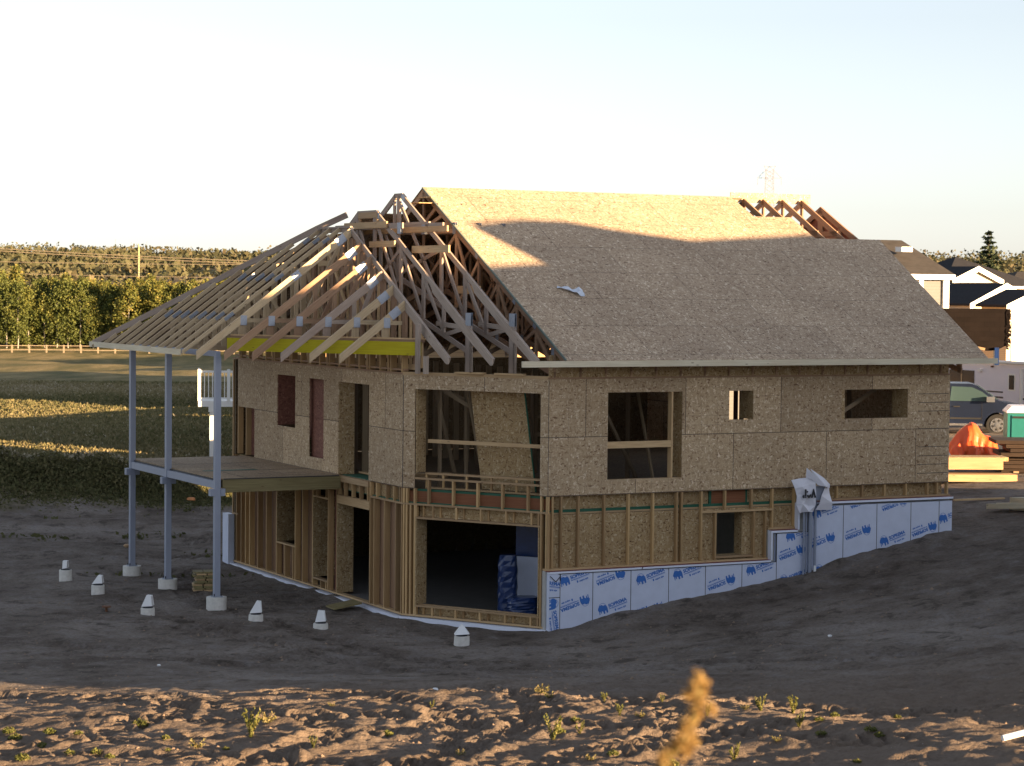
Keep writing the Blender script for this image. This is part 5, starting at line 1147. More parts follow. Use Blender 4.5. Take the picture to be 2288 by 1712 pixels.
# small concrete piers with white caps
piers = [(-10.66,54.5,.28,.17,.19,0,'farthest left pier with a square upright white cap'), (-9.52,52.5,.21,.24,.20,1,'concrete pier with wedge cap, second from the left'), (-7.89,49.5,.20,.24,.25,2,'concrete pier with narrow leaning cap, left of the nearest steel post'),
         (-5.42,48.5,.14,.26,.26,1,'concrete pier with sharply slanted cap, right of the nearest steel post'), (-3.96,47.6,.12,.22,.24,3,'concrete pier with blunt trapezoid cap, left of the door ramp'), (-.96,45.7,.19,.30,.21,4,'concrete pier with pointed tent-like cap in front of the bay')]
for x, y, hb, wc, hc, kind, lab in piers:
    pr = thing('concrete_pier', lab, 'pier', (x, y, gz(x, y)), U(-.2,.2), 'small concrete piers in the yard'); r = .155
    mb = MB(); n = 18; prof_ = [(-.3, r*1.0), (0, r*1.02), (hb*.5, r*1.0), (hb*.95, r*.98), (hb, r*.92)]
    rings = [[(rr*cos(2*pi*i/n)*(1+.03*sin(3*i+z_*9)), rr*sin(2*pi*i/n), z_) for i in range(n)] for z_, rr in prof_]
    for a in range(len(rings)-1):
        for i in range(n): j = (i+1) % n; mb.poly([rings[a][i], rings[a][j], rings[a+1][j], rings[a+1][i]], None, .5)
    mb.poly(rings[-1], None, .5); mb.build('pier_base', M['concw'], pr)
    MB().tube((0,0,hb), (0,0,hb+.025), r*.75, 12).build('bracket', M['black'], pr)
    w2 = wc/2; z0 = hb+.03; z1 = z0+hc
    top = {0: (-w2*.6, w2*.6), 1: (w2*.15, w2*.85), 2: (-w2*.1, w2*.75), 3: (-w2*.5, w2*.75), 4: (-.01, .02)}[kind]; b0, b1 = (-w2*.62, w2*.62) if kind == 0 else (-w2, w2)
    dpt = .10 if kind != 4 else .13; dt = .07 if kind != 4 else .02
    mb = MB().hexa([(b0,-dpt,z0),(b1,-dpt,z0+.02),(b1,dpt,z0+.02),(b0,dpt,z0),(top[0],-dt,z1),(top[1],-dt,z1-.01),(top[1],dt,z1-.01),(top[0],dt,z1)], .5)
    mb.build('cap', M['capw'], pr)
# stack of off-cuts behind the near post
ls = thing('offcut_stack', 'neat square stack of short greenish board offcuts behind the steel post', 'lumber stack', on_ground(-7.15, 53.2), radians(12))
for k in range(11):
    e = U(-.05,.05); 
    for j in range(2): MB().box(-.24+e+.25*j, -.01+e+.25*j-.01, -.2+U(-.04,.04), .2+U(-.04,.04), .02+.042*k, .02+.042*k+.036, t=U(.5,1), grain=1).build('offcut', M['lum_green'] if k % 3 else M['lum'], ls)
rp = thing('door_ramp', 'short greenish plank ramp leaning on the sill of the lower door', 'ramp', L(-2.45, 5.0, -.06), ROT)
MB().hexa([(-.35,-.30,0),(.30,-.32,.10),(.32,.22,.10),(-.33,.24,0),(-.35,-.30,.035),(.30,-.32,.14),(.32,.22,.14),(-.33,.24,.035)], .6, (0,0), Vector((0,1,0))).build('ramp_board', M['lum_green'], rp)
sv_ = thing('survey_marker', 'small rust-coloured disc on a stake in the bare yard', 'marker', on_ground(-8.9, 50.1)); MB().tube((0,0,.10), (0,0,.125), .10, 14).build('disc', M['rust'], sv_); MB().tube((0,0,-.1), (0,0,.10), .03, 8).build('stake', M['rust'], sv_)
o = MB().beam((0,0,0), (.28,-.05,.42), .05, .03).build('survey_stake', M['lum']); o.location = on_ground(-10.9, 76.5); o.rotation_euler = (0,-1.15,0); tag(o, 'pale wooden stake leaning at the edge of the grass under the deck', 'stake')
def pebble(name, x, y, r, mat, lab, cat):
    mb = MB(); n = 9
    R_ = [[(r*s_*cos(2*pi*i/n)*U(.8,1.15), r*s_*sin(2*pi*i/n)*U(.8,1.15), r*h_) for i in range(n)] for h_, s_ in ((-.3,.8),(.2,1),(.6,.7))]
    for a in range(2):
        for i in range(n): j = (i+1) % n; mb.poly([R_[a][i], R_[a][j], R_[a+1][j], R_[a+1][i]])
    mb.poly(R_[2]); o = mb.build(name, mat); o.location = on_ground(x, y, .02); return tag(o, lab, cat)
pebble('clay_lump', -9.9, 70.5, .16, mat_plain('ochre_clay', (.55,.22,.08), .8, 0, .3, 14), 'orange-brown lump of clay lying in the dirt beyond the posts', 'clay lump')
o = pebble('timber_offcut', -10.2, 60.5, .10, M['lum'], 'little pale timber offcut on the dark dirt behind the middle post', 'offcut')
pebble('white_stone', -6.3, 40.8, .035, M['capw'], 'small white stone on the bare ground at lower left of the yard', 'stone'); pebble('white_stone', -1.1, 33.8, .05, M['capw'], 'white stone on the lit edge of earth near the middle', 'stone'); pebble('white_stone', 5.9, 41.8, .04, M['capw'], 'tiny white stone alone on the dark slope at right', 'stone')
# plastic bag on the roof
bg_ = MB(); c0 = L(1.52, 2.02, 7.03)
P_ = [[Vector((U(-.02,.02)+.10*j*(1+.2*i)-.35, .05*i, .0)) for j in range(7)] for i in range(4)]
gr = []
for i in range(4):
    row = []
    for j in range(8):
        uu = 1.30+.07*j+.02*i; vv = 2.16-.045*j+(.07*i-.1)*(.4+.1*j); row.append(Vector((uu, vv, zr(vv)+.03+U(0,.06)*(1+.15*j))))
    gr.append(row)
for i in range(3):
    for j in range(7): bg_.poly([gr[i][j], gr[i+1][j], gr[i+1][j+1], gr[i][j+1]])
o = bg_.build('plastic_sheet', mat_plain('clear_plastic', (.55,.60,.70), .15, 0, .2, 9, .8)); o.matrix_world = Matrix.Translation(K2) @ Matrix.Rotation(ROT, 4, 'Z'); tag(o, 'crumpled clear plastic scrap lying on the roof boards', 'plastic scrap')
# blue wrapped bundles in the lower bay
bb = [((2.18, .80, .3), (.21,.19,1.38), 'tall upright roll of blue-wrapped insulation inside the lower bay opening'), ((2.62, .72, .3), (.34,.26,.52), 'squat blue-wrapped bundle at the foot of the upright blue roll')]
for (s_, o_, z_), (sx_, sy_, sz_), lab in bb:
    mb = MB(); n = 14; rows_ = 12; c_ = K2 + (eB*(K1+dM*s_-nM*o_).x + eA*(K1+dM*s_-nM*o_).y)
    R_ = []
    for a in range(rows_+1):
        zz = sz_*a/rows_; k = 1-.25*max(0, a/rows_-.85)*4 if a > rows_*.85 else 1; rot_ = .12*sin(a*1.7)
        R_.append([(sx_*k*(abs(cos(t_))**.6)*np.sign(cos(t_))*(1+.05*sin(a*2.3+t_*3)), sy_*k*(abs(sin(t_))**.6)*np.sign(sin(t_))*(1+.05*sin(a*1.9+t_*4)), zz) for t_ in [2*pi*i/n+rot_ for i in range(n)]])
    for a in range(rows_):
        for i in range(n): j = (i+1) % n; mb.poly([R_[a][i], R_[a][j], R_[a+1][j], R_[a+1][i]])
    mb.poly(R_[-1]); o = mb.build('insulation_bundle', M['tarpblue']); o.location = (c_.x, c_.y, .005); tag(o, lab, 'insulation bundle')
c_ = K2 + (eB*(K1+dM*2.42-nM*1.45).x + eA*(K1+dM*2.42-nM*1.45).y); o = MB().box(-.35,.35,-.12,.12,1.30,2.2).build('insulation_bundle', M['tarpblue']); o.location = (c_.x, c_.y, .005); o.rotation_euler = (0,0,-.4); tag(o, 'blue-wrapped slab standing on the pale foam pack in the lower bay', 'insulation bundle'); o = MB().box(-.35,.35,-.12,.12,0,1.29).build('foam_pack', M['foam']); o.location = (c_.x, c_.y, .005); o.rotation_euler = (0,0,-.4); tag(o, 'pale foam pack standing behind the blue bundles in the lower bay', 'foam pack')
# white bucket glimpsed and board bundle on the upper floor
o = MB().box(0,1.1,0,.3,0,.05, grain=1).box(.1,1.2,.03,.28,.052,.10, grain=1).build('board_bundle', M['lum']); o.location = L(-.9, 5.2, 2.75); o.rotation_euler = (0,0,ROT); tag(o, 'short boards lying on the upper floor inside the tall door opening', 'board bundle')

# ================================================================ VEGETATION
def quad_mesh(name, cen, nrm_jit, size, tints, mat, aspect=1.6, up=0.0):
    n = len(cen); a = rng.normal(size=(n,3)); a[:,2] = a[:,2]*(1-up)+up*2; a /= np.linalg.norm(a,axis=1)[:,None]
    b_ = rng.normal(size=(n,3)); b_ -= (b_*a).sum(1)[:,None]*a; b_ /= np.linalg.norm(b_,axis=1)[:,None]
    s_ = np.asarray(size).reshape(-1,1)*np.ones((n,1)); A = a*s_*aspect/2; B = b_*s_/2
    v = np.stack([cen-A*.9-B*.35, cen-A*.1-B, cen+A, cen-A*.1+B], 1).reshape(-1,3).astype(np.float32)
    me = bpy.data.meshes.new(name); me.vertices.add(4*n); me.vertices.foreach_set('co', v.ravel())
    me.loops.add(4*n); me.loops.foreach_set('vertex_index', np.arange(4*n, dtype=np.int32)); me.polygons.add(n); me.polygons.foreach_set('loop_start', np.arange(0,4*n,4,dtype=np.int32)); me.update(calc_edges=True)
    at_ = me.attributes.new('tint','FLOAT','FACE'); at_.data.foreach_set('value', np.clip(tints,0,1).astype(np.float32)); me.materials.append(mat); return me
ASP = [(.055,.072,.020),(.085,.105,.028),(.135,.145,.036),(.21,.175,.040),(.30,.20,.045)]
M['aspen'] = mat_leaf('aspen_leaves', ASP); M['bark'] = mat_plain('pale_bark', (.30,.28,.24), .8, 0, .3, 6); M['dbark'] = mat_plain('dark_bark', (.06,.045,.035), .9)
M['needle'] = mat_leaf('spruce_needles', [(.012,.022,.012),(.03,.045,.022),(.055,.065,.03)], .7, .1)
M['wood_far'] = mat_leaf('far_wood_leaves', [(.030,.034,.018),(.055,.058,.028),(.085,.080,.040),(.125,.098,.055),(.17,.13,.085)], .8, .1)
M['grass'] = mat_leaf('dry_grass', [(.045,.055,.022),(.10,.10,.042),(.18,.155,.075),(.27,.225,.13),(.40,.36,.27)], .8, .25)
M['weed'] = mat_leaf('weed_leaves', [(.04,.05,.015),(.10,.115,.03),(.17,.165,.05),(.26,.21,.10)], .7, .3)
def crown_pts(h, z0, rad, nclump, per, shape=.8):
    pts = []; tt = []
    for i in range(nclump):
        f = rng.random()**.85; z = z0+(h-z0)*f; rr = rad*(sin(pi*min(1,(f*.86+.14)))**shape)*(.35+.75*sqrt(rng.random())); a = rng.random()*2*pi
        c = np.array([rr*cos(a), rr*sin(a), z]); k = rng.normal(size=(per,3))*np.array([.30,.30,.34])*rad*.62; pts.append(c+k); tt.append(np.full(per, rng.normal()*.10)+rng.normal(size=per)*.07)
    return np.concatenate(pts), np.concatenate(tt)
asp = []
for i, (hue, hh_) in enumerate(((.28,10),(.38,9.2),(.48,9.8),(.60,8.6),(.72,8.8),(.34,10.6))):
    p_, t_ = crown_pts(hh_, .8, 1.8, 110, 30); t_ = t_+hue+.12*(p_[:,2]/hh_-.5)
    cm_ = quad_mesh('crown', p_, 1, rng.uniform(.15,.30,len(p_)), t_, M['aspen'])
    tm = MB(); pz = Vector((0,0,-.4)); 
    for k in range(5): nz = Vector((U(-.1,.1), U(-.1,.1), hh_*.18*(k+1))); tm.tube(pz, nz, .12-.02*k, 6, .12-.02*(k+1), cap=False); pz = nz
    for k in range(6): z_ = U(2, hh_*.8); a = U(0,6.3); tm.tube((0,0,z_), (cos(a)*1.1, sin(a)*1.1, z_+.9), .04, 4, .015, cap=False)
    asp.append((cm_, tm.mesh('trunk', M['bark'])))
names = ['deep green aspen in the dense young wood behind the rail fence', 'green aspen in the dense young wood behind the rail fence', 'yellow-green aspen in the young wood behind the rail fence', 'yellowing aspen in the young wood behind the rail fence', 'golden aspen in the young wood behind the rail fence', 'tall dark aspen standing in the young wood behind the rail fence']
def plant(meshes, name, x, y, s, lab, cat, group, zoff=0):
    t_ = thing(name, lab, cat, (x, y, gz(x, y)+zoff), U(0, 6.28), group); t_.scale = (s*U(.9,1.15), s*U(.9,1.15), s)
    for me_, nm_ in zip(meshes, ('crown','trunk')):
        o = bpy.data.objects.new(nm_, me_); C.objects.link(o); o.parent = t_
    return t_
cnt = 0
for r_i, yy in enumerate((302, 305.5, 309, 314, 322)):
    x = -78+U(0,1)
    while x < -20:
        gold = smooth_noise(np.array([x*1.]), np.array([yy*.5]), 9, 77)[0]*.5+.5
        i = int(np.clip(rng.normal(gold*3.6-.3, .9), 0, 5)); lead = 1.12 if x < -66 else 1.0
        plant(asp[i], 'aspen_tree', x+U(-.5,.5), yy+U(-1.2,1.2), U(.66,.90)*lead*(1+.02*r_i), names[i], 'tree', 'young aspens behind the rail fence'); cnt += 1
        x += U(1.25, 1.9)+(.25*r_i)
# spruces
def spruce_mesh(h, r, n_l=26, dens=34):
    pts = []; tt = []
    for k in range(n_l):
        z = h*(.06+.92*(k/n_l)); rr = r*(1-k/n_l)**.85*U(.8,1.15)+.06; nb = max(5, int(9*(1-k/n_l)+5))
        for b_ in range(nb):
            a = 2*pi*b_/nb+U(-.3,.3); ln = rr*U(.7,1.12); m_n = int(dens*(.25+ln/r)); f = rng.random(m_n)
            p_ = np.stack([np.cos(a)*ln*f, np.sin(a)*ln*f, z-.22*ln*f+.10*ln*f**3], 1)+rng.normal(size=(m_n,3))*np.array([.05,.05,.045])*r*.55; pts.append(p_); tt.append(.3+.4*f+rng.normal(size=m_n)*.12)
    return np.concatenate(pts), np.concatenate(tt)
p_, t_ = spruce_mesh(11, 2.7); spm = quad_mesh('crown', p_, 1, rng.uniform(.12,.26,len(p_)), t_, M['needle']); sptm = MB().tube((0,0,-1),(0,0,10.6),.16,7,.03).mesh('trunk', M['dbark'])
sp = at(2210, 516, 235); bz_ = gz(sp.x, sp.y); s_ = (sp.z-bz_)/11
t_ = plant((spm, sptm), 'spruce_tree', sp.x, sp.y, s_, 'tall lone dark spruce rising above the houses at right', 'tree', None); t_.scale = (s_*1.35, s_*1.35, s_*1.04)
p2_, t2_ = spruce_mesh(9, 1.7, 14, 9); spm2 = quad_mesh('crown', p2_, 1, rng.uniform(.35,.7,len(p2_)), t2_, M['needle'])
for px, py, lab in ((258,543,'largest of the three dark spruces on the skyline at left'), (293,547,'spruce on the skyline just left of the utility pole'), (328,546,'spruce on the skyline just right of the utility pole'), (57,556,'small spruce on the skyline near the left edge'), (23,552,'spruce on the skyline at the far left edge')):
    D = 1150; q_ = at(px, py, D); b_ = gz(q_.x, D); s_ = max(.6, (q_.z-b_)/9); t_ = plant((spm2, sptm), 'spruce_tree', q_.x, D, s_, lab, 'tree', 'dark spruces on the skyline'); t_.scale = (s_*.75, s_*.75, s_)
# distant wood covering the slope
n = 90000; px_ = rng.random(n); yy = 470+790*rng.random(n)**1.15; xx = (px_*2-1)*(.27*yy); keep = (smooth_noise(xx, yy, 55, 41)+.45*smooth_noise(xx, yy, 14, 42) > -.25+(yy < 545)*.55)
xx, yy = xx[keep], yy[keep]; cen = []; tt = []
base = np.array([gz(a, b_) for a, b_ in zip(xx, yy)]); hg = 2.2+5.5*(smooth_noise(xx, yy, 22, 43)*.5+.5)+2.5*(yy > 1000)
zz = base+hg*rng.random(len(xx))**.6; hue = .38+.22*smooth_noise(xx, yy, 30, 44)+rng.normal(size=len(xx))*.11
me_ = quad_mesh('far_wood', np.stack([xx+rng.normal(size=len(xx))*1.5, yy, zz], 1), 1, rng.uniform(.6,1.5,len(xx)), hue, M['wood_far'], 1.3)
o = bpy.data.objects.new('far_wood', me_); C.objects.link(o); tag(o, kind='stuff', label='mixed autumn wood and scrub covering the far hillside', cat='wood')
# skyline trees, one crown each
tp_ = []
for k in range(3): 
    p_, t_ = crown_pts(8, .5, 3.2, 44, 16, .5); tp_.append((quad_mesh('crown', p_, 1, rng.uniform(.4,.9,len(p_)), t_+.22+.1*k, M['wood_far']), MB().tube((0,0,-1),(0,0,6),.2,5).mesh('trunk', M['dbark'])))
x = -330
while x < 330:
    if x < -90 or x > 215: plant(random.choice(tp_), 'skyline_tree', x, 1230+U(-40,40), U(.6,1.05), 'dark rounded tree in the row along the far skyline', 'tree', 'rounded trees along the far skyline')
    x += U(3.5, 7)
# meadow grass: countless tufts
def ground_z(a, b_):
    j = np.clip(np.searchsorted(cols, a)-1, 0, nc-2); i = np.clip(np.searchsorted(rows, b_)-1, 0, nr-2); fa = (a-cols[j])/(cols[j+1]-cols[j]); fb = (b_-rows[i])/(rows[i+1]-rows[i])
    return (ZZ[i,j]*(1-fa)+ZZ[i,j+1]*fa)*(1-fb)+(ZZ[i+1,j]*(1-fa)+ZZ[i+1,j+1]*fa)*fb
n = 150000; yy = 73+95*rng.random(n)**1.5; xx = -.245*yy+(.175*yy)*rng.random(n)
k = (yy-.45*xx*0 > 74.5+.5*smooth_noise(xx, yy, 3, 61)*4-(xx+9)*.25); xx, yy = xx[k], yy[k]
pat = smooth_noise(xx*.35, yy*.12, 2.2, 62); hue = .50+.26*pat+rng.normal(size=len(xx))*.12+.3*(rng.random(len(xx)) > .96); hgt = rng.uniform(.045,.13,len(xx))*(1+yy/260)
me_ = quad_mesh('meadow_grass', np.stack([xx, yy, ground_z(xx, yy)+hgt*.4], 1), 1, hgt, hue, M['grass'], 1.9, .75)
o = bpy.data.objects.new('meadow_grass', me_); C.objects.link(o); tag(o, kind='stuff', label='dry seeding meadow grass beyond the bare earth', cat='grass')
# dark weedy bank at left
n = 42000; xx = rng.uniform(-19,-8.6,n); cy = 71.2+.18*(xx+14); yy = cy+rng.normal(size=n)*1.15; top = .75*np.exp(-((yy-cy-.3)/1.3)**2)*np.clip((-8.8-xx)/2.6,0,1)*(.7+.3*smooth_noise(xx,yy,.8,71))
zz = ground_z(xx, yy)+top*rng.random(n); hue = .26+.16*(zz-ground_z(xx,yy))+rng.normal(size=n)*.08+.6*((yy > cy+.25)&(rng.random(n) > .4))
me_ = quad_mesh('weedy_bank', np.stack([xx,yy,zz],1), 1, rng.uniform(.035,.09,n), hue, M['grass'], 2.0, .5)
o = bpy.data.objects.new('weedy_bank', me_); C.objects.link(o); tag(o, kind='stuff', label='dark green weeds overgrowing the bank at the left', cat='weeds')
# sparse weeds over the bare left ground
n = 5000; xx = rng.uniform(-17,-6,n); yy = rng.uniform(56,75,n); k = smooth_noise(xx*.5,yy,1.3,81)+.3*smooth_noise(xx,yy,.5,82) > .42; xx, yy = xx[k], yy[k]
me_ = quad_mesh('sparse_weeds', np.stack([xx,yy,ground_z(xx,yy)+.04],1), 1, rng.uniform(.05,.13,len(xx)), .15+.15*rng.random(len(xx)), M['grass'], 1.6, .3)
o = bpy.data.objects.new('sparse_weeds', me_); C.objects.link(o); tag(o, kind='stuff', label='thin weeds scattered over the bare dirt at left', cat='weeds')
# weeds in the foreground
def tuft(kind):
    if kind == 0:   # leafy low plant
        n = 150; a = rng.random(n)*2*pi; r_2 = .14*np.sqrt(rng.random(n)); p_ = np.stack([r_2*np.cos(a), r_2*np.sin(a), .02+.13*rng.random(n)*(1-r_2/.2)], 1); return quad_mesh('weed', p_, 1, rng.uniform(.02,.045,n), .45+rng.normal(size=n)*.15, M['weed'], 1.8, .2)
    if kind == 1:   # branching upright stems
        pts = []; 
        for s_2 in range(9):
            a = U(0,6.3); ln = U(.15,.32); m_2 = 26; f = np.linspace(0,1,m_2); pts.append(np.stack([cos(a)*.10*f+rng.normal(size=m_2)*.006, sin(a)*.10*f+rng.normal(size=m_2)*.006, ln*f], 1))
        p_ = np.concatenate(pts); return quad_mesh('weed', p_, 1, rng.uniform(.012,.03,len(p_)), .55+rng.normal(size=len(p_))*.2, M['weed'], 2.2, .7)
    pts = []        # dry clump
    for s_2 in range(22):
        a = U(0,6.3); ln = U(.06,.18); m_2 = 8; f = np.linspace(0,1,m_2); pts.append(np.stack([cos(a)*.12*f, sin(a)*.12*f, ln*f-.05*f*f], 1))
    p_ = np.concatenate(pts); return quad_mesh('weed', p_, 1, rng.uniform(.012,.025,len(p_)), .85+rng.normal(size=len(p_))*.12, M['weed'], 2.6, .5)
tms = [tuft(0), tuft(1), tuft(2), tuft(0), tuft(1)]
labs = ['low leafy green weed on the churned earth in the foreground', 'upright branching weed on the churned earth in the foreground', 'dry straw-coloured weed clump on the churned earth in the foreground']
spots = [(315,1630,0,1.5),(560,1650,1,1.9),(600,1615,2,1.5),(20,1640,0,1.2),(35,1655,0,1.2),(110,1640,0,1.1),(95,1672,0,1.1),(175,1642,0,.8),(155,1690,0,.9),(50,1700,0,1.2),(215,1688,0,1),(245,1695,0,.8),(370,1655,0,.8),(440,1672,2,1.3),(505,1676,0,.6),(700,1674,1,.8),(375,1680,0,.5),(865,1646,0,1),(1210,1550,2,1.4),(1225,1560,2,1.0),(1235,1655,1,1.7),(1250,1640,0,1.0),(1285,1615,0,.9),(1385,1600,1,.9),(1430,1605,2,.9),(1350,1570,1,.8),(1370,1690,0,.9),(1580,1600,1,.9),(1500,1715,0,1.2),(1295,1640,1,.9),(1700,1590,1,1.2),(1665,1588,2,.8),(1772,1598,1,1.4),(1785,1625,1,1.1),(1830,1612,0,.8),(1865,1605,0,.8),(1945,1640,0,1),(1965,1650,0,.9),(1835,1650,0,.9),(1640,1700,1,1.1),(1735,1660,2,.8),(2005,1608,0,.7),(1030,1690,2,.8),(965,1585,1,.6),(740,1580,2,.7),(1480,1575,1,.6),(1915,1705,0,.7),(1320,1700,2,.8)]
for i, (px, py, kd, s_) in enumerate(spots):
    # walk the line of sight until it meets the ground
    Yd = 22.; 
    while Yd < 46:
        p_ = at(px, py, Yd)
        if p_.z <= gz(p_.x, p_.y): break
        Yd += .05
    o = bpy.data.objects.new('weed', tms[kd if i % 2 else {0:3,1:4,2:2}[kd]]); C.objects.link(o); o.location = (p_.x, p_.y, gz(p_.x, p_.y)); o.scale = (s_*(.62 if kd else .55),)*3; o.rotation_euler = (0,0,U(0,6.3)); tag(o, labs[kd], 'weed', 'weeds on the churned earth')
# clods of earth on the lit shelf
n = 3000; xx = rng.uniform(-8.5,7,n); yy = rng.uniform(24.5,35,n); k = smooth_noise(xx,yy,.8,91)+.5*smooth_noise(xx,yy,.3,92) > .12; xx, yy = xx[k], yy[k]
cl = MB()
for a, b_ in zip(xx, yy):
    r = abs(rng.normal())*.012+.008; z_ = gz(a, b_)+r*.3; tp3 = [(a+r*cos(t_)*U(.7,1.2), b_+r*sin(t_)*U(.7,1.2), z_-r*.4) for t_ in (0,1.05,2.1,3.14,4.2,5.25)]; ap = (a+U(-.3,.3)*r, b_+U(-.3,.3)*r, z_+r*U(.25,.5))
    for i in range(6): cl.poly([tp3[i], tp3[(i+1)%6], ap])
xx = rng.uniform(-11,9,1500); yy = rng.uniform(36,56,1500)
for a, b_ in zip(xx, yy):
    uu, vv = e2((a, b_))
    if vv > -.3 and uu > -2.3: continue
    r = abs(rng.normal())*.016+.008; z_ = gz(a, b_)+r*.2; tp3 = [(a+r*cos(t_)*U(.7,1.2), b_+r*sin(t_)*U(.7,1.2), z_-r*.4) for t_ in (0,1.05,2.1,3.14,4.2,5.25)]; ap = (a+U(-.3,.3)*r, b_+U(-.3,.3)*r, z_+r*.5)
    for i in range(6): cl.poly([tp3[i], tp3[(i+1)%6], ap])
o = cl.build('earth_clods', mat_plain('dry_clod', (.22,.16,.115), .95, 0, .3, 8)); tag(o, kind='stuff', label='small dry clods scattered over the churned earth', cat='earth clods')
# tall seeding weed close to the camera
fw = []; ft = []
nodes = [((1562,1520),.035,.9),((1572,1535),.03,.8),((1552,1552),.045,.9),((1538,1556),.03,.6),((1566,1572),.04,.9),((1560,1590),.03,.7),((1592,1584),.028,.45),((1545,1612),.04,1),((1532,1628),.035,1),((1535,1650),.042,1),((1548,1660),.03,.8),((1520,1662),.035,.8),((1505,1672),.04,1),((1535,1676),.03,.8),((1482,1690),.035,.8),((1480,1705),.035,.8),((1474,1730),.04,.8),((1470,1770),.035,.8)]
for (p2, r, d_) in nodes:
    c_ = at(p2[0], p2[1], 4.5); m_2 = int(85*d_); fw.append(np.array(c_)+rng.normal(size=(m_2,3))*r*.19*np.array([1,1,1.25])); ft.append(rng.uniform(.45,1,m_2))
fw = np.concatenate(fw); ft = np.concatenate(ft)
fg_w = thing('seeding_weed', 'out-of-focus golden seeding weed rising close in front of the camera', 'weed', at(1470, 1850, 4.5)); fl = Vector(fg_w.location)
o = bpy.data.objects.new('seed_heads', quad_mesh('seed_heads', fw-np.array(fl), 1, rng.uniform(.004,.009,len(fw)), ft, mat_leaf('seed_heads', [(.16,.095,.035),(.30,.185,.06),(.38,.26,.10)], .7, .35), 1.8)); C.objects.link(o); o.parent = fg_w
st_ = MB(); pz = Vector((0,0,-.5))
for p2 in ((1468,1800),(1474,1740),(1485,1695),(1520,1668),(1538,1635),(1552,1600),(1560,1560),(1562,1515)): nz = at(p2[0], p2[1], 4.5)-fl; st_.tube(pz, nz, .0055, 5); pz = nz
st_.build('stem', M['weed'], fg_w)

# ---------------------------------------------------------------- rail fence, utility pole, wires, pylon
M['lum_fence'] = mat_wood('weathered_fence_rail', (.24,.21,.165), (.34,.30,.24)); fe = thing('rail_fence', 'weathered split-rail fence crossing the meadow before the young wood', 'fence')
fx = [(-68+2.15*k) for k in range(27)]; fy = lambda x: 291+.06*(x+68)-.0035*(x+40)**2*.4
for x in fx: MB().box(x-.09, x+.09, fy(x)-.09, fy(x)+.09, gz(x, fy(x))-.3, gz(x, fy(x))+1.0, t=.5, grain=1).build('fence_post', M['lum_fence'], fe)
for a, b_ in zip(fx[:-1], fx[1:]):
    mb = MB()
    for h_ in (.38, .90): mb.beam((a, fy(a)-.1, gz(a,fy(a))+h_), (b_, fy(b_)-.1, gz(b_,fy(b_))+h_), .06, .085, t=.5)
    mb.build('rail', M['lum_fence'], fe)
up0 = at(310, 545, 400); pole = thing('utility_pole', 'wooden utility pole with crossarm standing behind the young wood', 'utility pole', (up0.x, 400, 0))
MB().tube((0,0,-3), (0,0,up0.z), .20, 8, .13).build('pole', M['lum'], pole)
za = at(310, 598, 400).z; MB().beam((-1.2,0,za), (1.2,0,za), .12, .12).beam((-1.2,0,za), (-1.2,0,za-.9), .1, .1).beam((1.1,0,za), (1.1,0,za-.9), .1, .1).build('crossarm', M['dbark'], pole)
M['wire'] = mat_plain('sunlit_cable', (.22,.18,.13), .5)
for k, (ya, yb, lab) in enumerate(((546,586,'upper of the paired top cables strung from the pole'), (551,592,'lower of the paired top cables strung from the pole'), (581,590.5,'middle single cable crossing before the far wood'), (605,621,'lowest cable running just above the young aspens'))):
    a_, b_ = at(-150, ya, 392), at(640, yb, 392); mb = MB(); prev = a_
    for i in range(1, 15):
        t_ = i/14; nx_ = a_.lerp(b_, t_)+Vector((0,0,-.55*4*t_*(1-t_)*.5)); mb.tube(prev, nx_, .06 if k < 2 else .045, 5, cap=False); prev = nx_
    o = mb.build('power_cable', M['wire']); tag(o, lab, 'cable', 'power cables crossing the meadow')
py_ = thing('lattice_pylon', 'tall grey lattice power pylon on the horizon above the roof', 'pylon', (at(1718, 500, 600).x, 600, 0)); X0 = at(1718, 500, 600).x
zt = at(1718, 371, 600).z; zc = at(1718, 398, 600).z; zd = at(1718, 414, 600).z; g_ = gz(X0, 600)
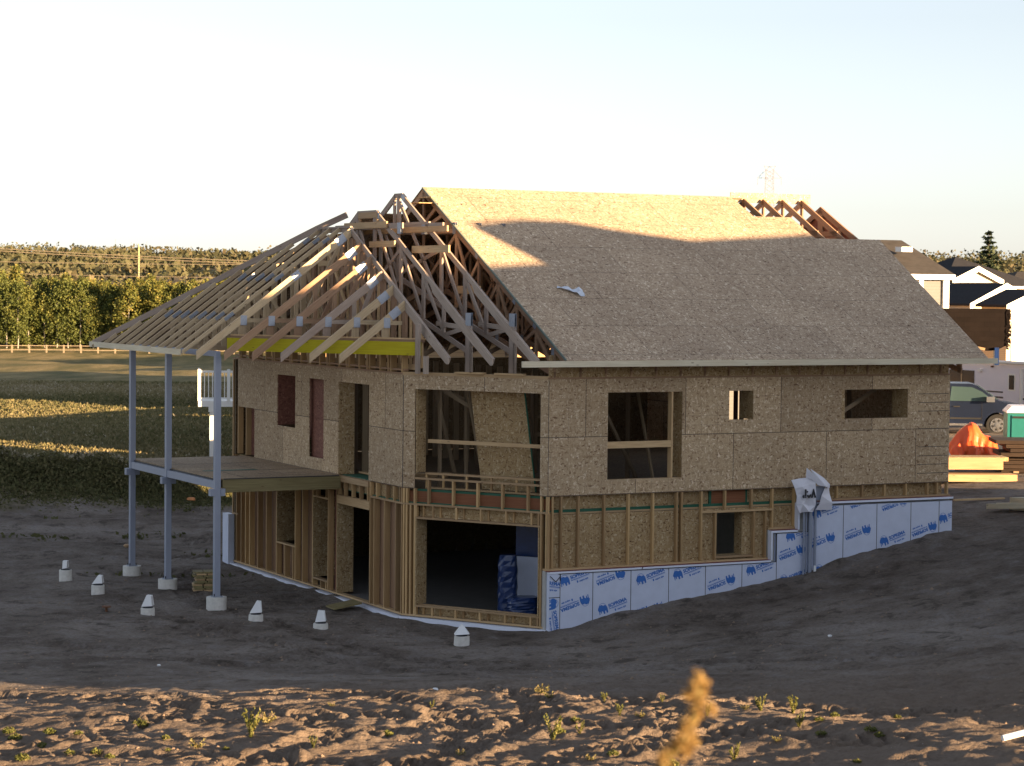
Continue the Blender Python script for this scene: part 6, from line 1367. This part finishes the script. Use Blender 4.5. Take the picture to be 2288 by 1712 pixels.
M['pyl'] = mat_plain('pylon_steel', (.30,.31,.36), .5, .3); th_ = .13; mb = MB(); hwf = lambda z: 1.1+2.8*max(0,(zd-z)/zd)
zs = [g_, g_+8, g_+15, g_+21, zd-4, zd-1, zc, zc+2.2]
for s_ in (-1, 1):
    for d_ in (-1, 1):
        for a, b_ in zip(zs[:-1], zs[1:]): mb.beam((s_*hwf(a)*.9,d_*hwf(a)*.9,a), (s_*hwf(b_)*.9,d_*hwf(b_)*.9,b_), th_, th_)
        for a, b_ in zip(zs[:-1], zs[1:]):
            n_s = 3 if b_-a > 3 else 2
            for i in range(n_s): u0, u1 = a+(b_-a)*i/n_s, a+(b_-a)*(i+1)/n_s; mb.beam((s_*hwf(u0)*.9,d_*hwf(u0)*.9,u0), (-s_*hwf(u1)*.9,d_*hwf(u1)*.9,u1), th_*.7, th_*.7)
mb.build('tower', M['pyl'], py_)
cr = MB(); 
for s_ in (-1, 1):
    cr.beam((0,0,zc), (s_*3.1,0,zc), th_, th_).beam((s_*.9,0,zc+2.2), (s_*3.1,0,zc), th_, th_).beam((s_*3.1,0,zc), (s_*3.1,0,zd), th_*.8, th_*.8).beam((s_*.9,0,zc+2.0), (s_*1.5,0,zt), th_, th_).beam((s_*.9,0,zc+2.0), (s_*.3,0,zc+2.9), th_, th_).beam((-s_*.3,0,zc+2.9), (s_*1.5,0,zt), th_, th_).beam((s_*.7,0,zd-2.6), (s_*4.2,0,zd-4.4), th_*.8, th_*.8)
cr.build('crossarm', M['pyl'], py_)

# street beyond the lots
st = MB(); A = [(14,66),(44,84),(40,91),(11.5,72.5)]; zs_ = .02
mb = MB()
for i in range(12):
    for j in range(3):
        P = []
        for a, b_ in ((i,j),(i+1,j),(i+1,j+1),(i,j+1)):
            e0 = Vector((12.2,74,0)).lerp(Vector((46,78,0)), a/12); p_ = e0+Vector((0, 8.5*b_/3, 0)); P.append((p_.x, p_.y, gz(p_.x, p_.y)+.05))
        mb.poly(P)
o = mb.build('street', M['asph']); tag(o, kind='structure')
